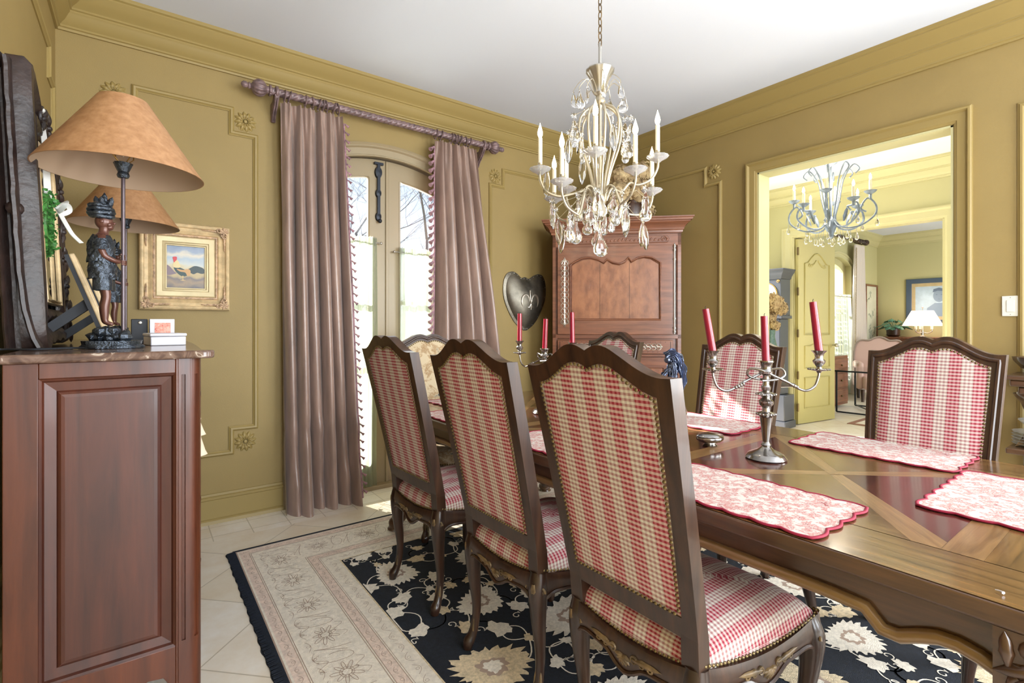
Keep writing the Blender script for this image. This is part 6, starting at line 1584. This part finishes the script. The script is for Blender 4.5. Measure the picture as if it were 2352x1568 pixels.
# ------------------------------------------------------------ study
SWX=9.75
m=MB()
m.box((X2+.14,Y3,0),(SWX-.5,Y3+.3,HC2)); m.box((SWX+.5,Y3,0),(X3,Y3+.3,HC2))
def az2(x,zc): d=x-SWX; return zc-(1.1-sqrt(1.1**2-d*d))
for i in range(16):
    x0=SWX-.5+1.0*i/16;x1=x0+1.0/16;z0=az2(x0,2.42);z1=az2(x1,2.42)
    m.add([(x0,Y3,z0),(x1,Y3,z1),(x1,Y3,HC2),(x0,Y3,HC2),(x0,Y3+.3,z0),(x1,Y3+.3,z1)],[(0,1,2,3),(0,4,5,1)])
struct(m,'wall_study_window',PALEW,smooth=0)
m=MB(); m.box((X3,-1.8,0),(X3+.14,Y3+.3,HC2)); struct(m,'wall_study_far',PALEW,smooth=0)
m=MB(); m.box((X2+.14,-1.0,0),(X3,-.9,HC2)); struct(m,'wall_study_side',PALEW,smooth=0)
crown2('trim_13',[(X2+.14,Y3,zc2),(X3,Y3,zc2),(X3,-.9,zc2)],HC2,PALET)
base('baseboard_study',(SWX+.6,Y3,0),(X3,Y3,0),PALET); base('baseboard_study_far',(X3,Y3,0),(X3,-.9,0),PALET)
w=bpy.data.objects.new('window_2',None); COL.objects.link(w); w['kind']='structure'
m=MB(); outer=[(SWX-.6,0)]+[(SWX-.6+1.2*i/20, az2(SWX-.6+1.2*i/20,2.52)) for i in range(21)]+[(SWX+.6,0)]
sweep(m,[(x,Y3,z) for x,z in outer],ACAS,(0,-1,0)); 
top=[(SWX-.5+i/16, az2(SWX-.5+i/16,2.42)) for i in range(17)]
O=[(SWX-.5,.0)]+top+[(SWX+.5,.0)]; I=[(SWX-.40,.35)]+[(SWX+(x-SWX)*.8,z-.11) for x,z in top]+[(SWX+.40,.35)]
m.ring(O,I,lambda x,z:(x,Y3+.08,z),lambda x,z:(x,Y3+.12,z)); m.box((SWX-.03,Y3+.075,.3),(SWX+.03,Y3+.12,2.32)); m.box((SWX-.42,Y3+.08,1.44),(SWX+.42,Y3+.11,1.47)); m.box((SWX-.42,Y3+.08,.9),(SWX+.42,Y3+.11,.93)); m.build('window_frame',PALET,w,smooth=25)
m=MB(); m.prism(I,lambda x,z:(x,Y3+.10,z),lambda x,z:(x,Y3+.104,z)); m.build('pane',GLASSB,w,smooth=0)
m=MB()
for i in range(26): z=.4+.075*i; m.box((SWX-.36,Y3+.5,z),(SWX+.1,Y3+.54,z+.035))
m.box((SWX-.40,Y3+.49,.3),(SWX-.36,Y3+.55,2.5)); m.box((SWX+.1,Y3+.49,.3),(SWX+.14,Y3+.55,2.5)); m.build('shutter',mat('blue_louvre_shutter',(150,178,200),.6),w,smooth=0)
t=thing('cafe_curtain','sheer white cafe curtain across the lower half of the study window','curtain',(SWX,Y3-.02,1.75))
m=MB(); m.grid(lambda u,v:(-.45+.9*u+.03*v*sin(u*9),.025*sin(u*50)*(.4+v)-.05*v,.03-1.74*v),100,12,0,lambda u,v:(u,v)); m.build('sheer_panel',SHEER2,t,smooth=60,fix=False)
m=MB(); m.tube([(-.48,0,-.01),(.48,0,-.01)],.008); m.build('cafe_rod',NICKEL,t)
t=thing('curtain_rod','dark wooden curtain rod above the study window with a turned finial','curtain rod',(SWX,Y3-.12,2.74))
m=MB(); m.tube([(-.75,0,0),(.78,0,0)],.026,n=12); m.build('rod',DARKW,t); m=MB(); m.lathe([(.028,0),(.042,.01),(.03,.03),(.05,.06),(.055,.09),(.03,.12),(.035,.13),(.02,.16),(0,.165)],(0,0,0),16,M=Matrix.Translation((.78,0,0))@Matrix.Rotation(radians(90),4,'Y')); m.build('finial',DARKW,t,smooth=50)
for k in range(5): m=MB(); m.tube([(.42+.07*k,.042*cos(a),.042*sin(a)-.01) for a in [2*pi*i/16 for i in range(16)]],.006,closed=True,n=5); m.build('curtain_ring',DARKW,t)
t=thing('drape','pale taupe drape with tasselled edge at the right side of the study window','curtain',(SWX+.56,Y3-.12,2.66))
m=MB(); m.grid(lambda u,v:(-.20+.38*u+.02*cos(u*40)-.12*v*(1-u)*.6+.10*v*u,.045*sin(u*38)*(.5+.6*v),-2.63*v),90,20,0); m.build('drape_panel',mat('pale_taupe_linen',(206,194,182),.7),t,smooth=60,fix=False)
m=MB()
for i in range(110): z=-.06-2.5*i/110; x=-.215-.075*i/110-.006*(i%2); m.lathe([(.006,0),(.012,-.03),(.009,-.036)],(x,-.03,z),6)
m.build('tassel_fringe',mat('beige_fringe',(170,154,130),.9),t)
# framed map on window wall, portrait on far wall
def pic(nm,label,cat,c,ax,nrm,w,h,fw,FM,inner):
    t=thing(nm,label,cat,c); ax=V(ax);n=V(nrm); q=lambda a,b,o:ax*a+V((0,0,b))+n*o
    m=MB(); O=[(-w,-h),(w,-h),(w,h),(-w,h)]; I=[(-w+fw,-h+fw),(w-fw,-h+fw),(w-fw,h-fw),(-w+fw,h-fw)]
    m.ring(O,I,lambda a,b:q(a,b,.002),lambda a,b:q(a,b,.035)); m.build('frame',FM,t,smooth=0,bevel=.006); return t,q,I
t,q,I=pic('framed_map','tall framed antique map hanging beside the study drape','picture',(11.2,Y3,1.42),(1,0,0),(0,-1,0),.30,.59,.035,ARMW,None)
m=MB(); m.prism(I,lambda a,b:q(a,b,.012),lambda a,b:q(a,b,.016)); mp_=m.build('map_sheet',PAPERW,t,smooth=0)
m=MB(); rnd=random.Random(3)
for k in range(5):
    P=[];x,z=rnd.uniform(-.15,.15),rnd.uniform(-.4,.4)
    for j in range(26): x+=rnd.uniform(-.05,.05);z+=rnd.uniform(-.05,.05);x=max(-.22,min(.22,x));z=max(-.5,min(.5,z));P.append(q(x,z,.0165))
    m.tube(P,.004,n=4)
m.build('coastlines',mat('map_line',(150,158,140),.8),mp_)
pc=PX(2140,700,X3-.01); 
t,q,I=pic('framed_portrait','pencil portrait in a wide dark blue-grey frame on the far study wall','picture',(X3,2.67,1.67),(0,-1,0),(-1,0,0),.46,.42,.085,GREYF,None)
m=MB(); O2=I; I2=[(a*.86,b*.82) for a,b in I]; m.ring(O2,I2,lambda a,b:q(a,b,.01),lambda a,b:q(a,b,.024)); m.build('pale_gold_fillet',GOLDP,t,smooth=0)
m=MB(); m.prism(I2,lambda a,b:q(a,b,.008),lambda a,b:q(a,b,.012)); pp=m.build('drawing',BLUEG,t,smooth=0)
m=MB()
def el(cx,cz,rx,rz,o): m.prism([(cx+rx*cos(a),cz+rz*sin(a)) for a in [2*pi*i/24 for i in range(24)]],lambda a,b:q(a,b,o),lambda a,b:q(a,b,o+.0006))
el(.02,.10,.085,.115,.0125); m.prism([(-.17,-.30),(-.15,-.12),(-.04,-.03),(.08,-.03),(.19,-.12),(.22,-.30)],lambda a,b:q(a,b,.0121),lambda a,b:q(a,b,.0125)); m.build('head_and_shoulders',BLUEGD,pp,smooth=0)
m=MB(); m.prism([(-.07,.16),(-.06,.22),(.02,.245),(.09,.22),(.11,.15),(.08,.18),(.0,.19),(-.05,.17)],lambda a,b:q(a,b,.0133),lambda a,b:q(a,b,.0137)); 
for s in(-1,1): m.prism([(.02+s*.035-.014,.115),(.02+s*.035+.014,.115),(.02+s*.035,.128)],lambda a,b:q(a,b,.0133),lambda a,b:q(a,b,.0137))
m.prism([(-.005,.04),(.045,.04),(.02,.034)],lambda a,b:q(a,b,.0133),lambda a,b:q(a,b,.0137)); m.build('pencil_lines',mat('darker_pencil',(96,112,132),.8),pp,smooth=0)
# chest with plant and lamp
t=thing('study_cabinet','moulded brown wooden cabinet against the far study wall carrying plant and lamp','cabinet',(X3-.28,2.76,0))
m=MB(); m.box((-.22,-.55,0),(.26,.55,.84)); m.build('body',ARMW,t,bevel=.01)
m=MB(); 
for i,(e,z) in enumerate(((.0,.84),(.03,.86),(.05,.89),(.03,.93),(.06,.96),(.09,.99))): m.box((-.22-e,-.55-e,z),(.26,.55+e,z+.035))
m.build('moulded_top',ARMW,t,bevel=.008)
ctop=1.026
t=thing('potted_plant','blue-green leafy plant in a dark pot on the study cabinet, left of the glowing lamp','plant',(X3-.33,3.24,ctop))
m=MB(); m.lathe([(.08,0),(.085,.01),(.12,.03),(.10,.035),(.11,.15),(.125,.16),(.12,.17),(.10,.165)],n=20); m.build('pot',DARKW,t)
m=MB(); rnd=random.Random(9)
for i in range(26):
    a=rnd.uniform(0,6.28); e=rnd.uniform(.1,1.1); L_=rnd.uniform(.14,.26); d=V((cos(a)*cos(e),sin(a)*cos(e),sin(e))); b=V((0,0,.16))+d*.06; tip=b+d*L_*.7; m.tube([V((0,0,.15)),b,tip],.004,n=4); m.leaf(tip-d*.02,tip+V((d.x*.13,d.y*.13,-.06)),.11,V((d.x*.3,d.y*.3,1)),h=.015)
m.build('leaves',LEAFM,t,smooth=70,fix=False)
t=thing('study_lamp','glowing cream pleated lamp with three candle arms, in front of the portrait','lamp',(X3-.36,2.80,ctop))
m=MB(); m.lathe([(.07,0),(.06,.01),(.02,.03),(.014,.06),(.02,.09),(.014,.11),(.010,.30)],n=20)
for k in range(3):
    a=2*pi*k/3+.5; d=V((cos(a),sin(a),0)); m.tube(smooth_path([V((0,0,.09)),d*.07+V((0,0,.07)),d*.13+V((0,0,.10)),d*.13+V((0,0,.14))],5),.008)
m.build('base',NICKEL,t,smooth=50)
m=MB()
for k in range(3): a=2*pi*k/3+.5; m.tube([V((cos(a)*.13,sin(a)*.13,.14)),V((cos(a)*.13,sin(a)*.13,.24))],.02,n=10)
m.build('candle_sleeve',CANDW,t)
m=MB(); N=8
P0=[(-.15,-.26),(.15,-.26),(.15,.26),(-.15,.26)]; P1=[(-.08,-.14),(.08,-.14),(.08,.14),(-.08,.14)]
vs=[(a,b,.20) for a,b in P0]+[(a,b,.47) for a,b in P1]; m.add(vs,[(k,(k+1)%4,4+(k+1)%4,4+k) for k in range(4)]); m.build('lamp_shade',SHADEL,t,smooth=0)
m=MB(); m.blob((0,0,.53),.015); m.tube([(0,0,.3),(0,0,.53)],.004); m.build('lamp_finial',NICKEL,t)
lamp('POINT','study_lamp_light',(X3-.36,2.80,ctop+.6),energy=3,color=(1,.85,.7),rad=.05)
# leather armchair, glass table, rug, little chest of drawers
t=thing('armchair','pinkish leather wing armchair with scalloped back in the study','chair',(9.72,2.95,0),radians(205))
m=MB(); m.box((-.3,-.3,.2),(.32,.3,.42)); m.build('seat',PINKL,t,bevel=.05,bseg=4)
m=MB(); P=[(-.36,.2),(-.40,.6),(-.38,.86),(-.30,.98),(-.16,.98),(-.08,1.02),(0,1.04),(.08,1.02),(.16,.98),(.30,.98),(.38,.86),(.40,.6),(.36,.2)]; Q=[(p.x,p.y) for p in smooth_path([(a,b,0) for a,b in P],3)]
m.prism(Q,lambda y,z:(-.28-.1*(z-.3),y*.9,z),lambda y,z:(-.38-.14*(z-.3),y*.9,z)); m.build('backrest',PINKL,t,bevel=.02,bseg=3)
m=MB(); m.tube([(-.27-.1*(z-.3),y*.9,z) for y,z in Q],.016,n=7); m.build('piping',mat('taupe_piping',(150,132,120),.6),t,smooth=60)
for s in(-1,1): m=MB(); m.box((-.32,s*.33-.05,.2),(.25,s*.33+.05,.64)); m.build('arm',PINKL,t,bevel=.04,bseg=4)
for sx in(-.26,.26):
    for sy in(-.3,.3): m=MB(); m.tube([(sx,sy,.2),(sx,sy,0)],[.03,.02]); m.build('leg',DARKW,t)
t=thing('glass_table','glass topped table with thin dark metal legs, beside the pink armchair','table',(8.35,2.72,0),radians(4))
m=MB(); m.box((-.5,-.32,.595),(.5,.32,.61)); m.build('glass_top',TABGL,t); 
for sx in(-.42,.42):
    m=MB()
    for sy in(-.26,.26): m.tube([(sx,sy,.595),(sx,sy,.02)],.012,n=6)
    m.tube([(sx,-.26,.02),(sx,.26,.02)],.012,n=6); m.build('metal_leg_frame',BLACKI,t)
m=MB(); m.box((-.51,-.33,.59),(.51,-.31,.612)); m.box((-.51,-.33,.59),(-.49,.33,.612)); m.tube([(-.42,-.26,.03),(.42,.26,.03)],.01,n=5); m.build('rim',BLACKI,t)
t=thing('small_rug','small cream rug with a brown border on the study floor','rug',(7.9,1.95,0)); m=MB(); m.box((-.75,-.5,.0005),(1.2,.6,.008)); m.build('rug_base',mat('rug_brown_edge',(150,108,92),.95),t,smooth=0); m=MB(); m.box((-.68,-.43,.008),(1.13,.53,.010)); m.build('rug_centre',RC,t,smooth=0)
t=thing('drawer_chest','small wooden drawer chest behind the open hall door','chest',(8.45,3.32,0)); m=MB(); m.box((-.28,-.22,.04),(.28,.22,.78)); m.build('body',ARMW,t,bevel=.006)
for k in range(3): m=MB(); m.box((-.25,-.235,.08+.23*k),(.25,-.22,.28+.23*k)); d=m.build('drawer',ARMW,t,bevel=.004); m=MB(); m.blob((0,-.245,.18+.23*k),.014); m.build('knob',BRASSN,d)
# ------------------------------------------------------------ console with plates at the right edge
t=thing('console_table','carved wooden console with scrolled supports against the right wall, cut off by the photo edge','console',(3.86,.055,0))
m=MB(); m.box((-.19,-.50,.925),(.10,.50,.96)); m.box((-.205,-.515,.96),(.10,.515,.985)); m.box((-.17,-.47,.885),(.10,.47,.925)); m.build('top',TABD,t,bevel=.008)
m=MB(); m.box((-.19,-.515,.57),(.10,.515,.60)); m.build('shelf',TABD,t,bevel=.006)
for sy in (-1,1):
    m=MB(); m.tube(smooth_path([(-.12,sy*.46,.90),(-.16,sy*.40,.84),(-.17,sy*.40,.76),(-.12,sy*.44,.66),(-.10,sy*.43,.64),(-.14,sy*.40,.60)],6),[.03,.032,.03,.028,.024,.02]+[.02]*25,n=10); m.build('scroll_support',TABD,t,smooth=60)
    m=MB(); m.prism([(.12,.885),(.16,.84),(.17,.76),(.15,.68),(.10,.62),(.06,.60),(.10,.68),(.11,.76),(.08,.84),(.05,.885)],lambda a,b:(-.12,sy*(.5-a*1.0)+sy*.05,b),lambda a,b:(-.08,sy*(.5-a)+sy*.05,b)); m.build('scroll_bracket',GILTW,t,smooth=0,bevel=.004)
    for sx in(-.15,.06): m=MB(); m.tube([(sx,sy*.42,.57),(sx,sy*.43,.2),(sx,sy*.42,0)],[.035,.022,.03]); m.build('leg',TABD,t,smooth=60)
for k in range(5):
    p=thing('plate','silvery white plate, %s of the stack on the console shelf'%('lowest','second lowest','middle one','second from top','topmost')[k],'plate',(3.81,.465,.6005+.016*k),group='stacked plates on the console shelf'); m=MB(); m.lathe([(.05,0),(.06,.004),(.10,.014),(.102,.016),(.06,.008),(0,.006)],n=30,lobes=15,lamp_=.015); m.build('plate_dish',PLATE,p,smooth=50)
p=thing('glass_bowl','clear silvery bowl on top of the plate stack','bowl',(3.81,.465,.684)); m=MB(); m.lathe([(.03,0),(.035,.006),(.015,.012),(.05,.03),(.075,.055),(.078,.06),(.07,.056),(.0,.02)],n=26,lobes=13,lamp_=.02); m.build('bowl_body',PLATE,p,smooth=50)
p=thing('carved_bowl','dark carved wooden bowl on top of the console at the right photo edge','bowl',(3.84,.44,.9855)); m=MB(); m.lathe([(.05,0),(.05,.01),(.09,.03),(.12,.07),(.125,.09),(.11,.085),(0,.03)],n=24,lobes=8,lamp_=.05); m.build('bowl_body',DARKW,p,smooth=50)
# ------------------------------------------------------------ outside: lawn and bare trees
m=MB(); m.add([(-14,4.2,-.15),(30,4.2,-.15),(30,40,-.4),(-14,40,-.4)],[(0,1,2,3)]); struct(m,'lawn',GRASS,smooth=0)
def tree(x,y,h,seed,lb):
    rnd=random.Random(seed); mb=MB()
    def br(p,d,L_,r,dep):
        pts=[p];n=4;dd=d.copy()
        for i in range(n): dd=(dd+V((rnd.uniform(-.22,.22),rnd.uniform(-.22,.22),rnd.uniform(-.08,.14)))).normalized(); pts.append(pts[-1]+dd*L_/n)
        mb.tube(pts,[r*(1-.5*i/n) for i in range(n+1)],n=6 if r>.02 else 4,caps=False)
        if dep==0: return
        for k in range(4 if dep>1 else 5):
            q=pts[rnd.randint(1,n)]; a=rnd.uniform(0,6.28); nd=(dd*.6+V((cos(a),sin(a),rnd.uniform(-.1,.7)))*.7).normalized(); br(q,nd,L_*rnd.uniform(.5,.75),r*.45,dep-1)
    br(V((0,0,0)),V((0,0,1)),h*.55,.08,5)
    tag(mb.build('bare_tree',BARK,smooth=60,fix=False,loc=(x,y,-.2)),lb,'tree','bare winter trees outside')
tree(4.3,12.2,6.8,1,'bare winter tree outside, seen through the upper left window pane')
tree(5.9,11.5,7.2,2,'bare winter tree outside, seen through the upper right window pane')
tree(5.0,14.5,8.0,5,'taller bare winter tree outside, farther off between the other two')
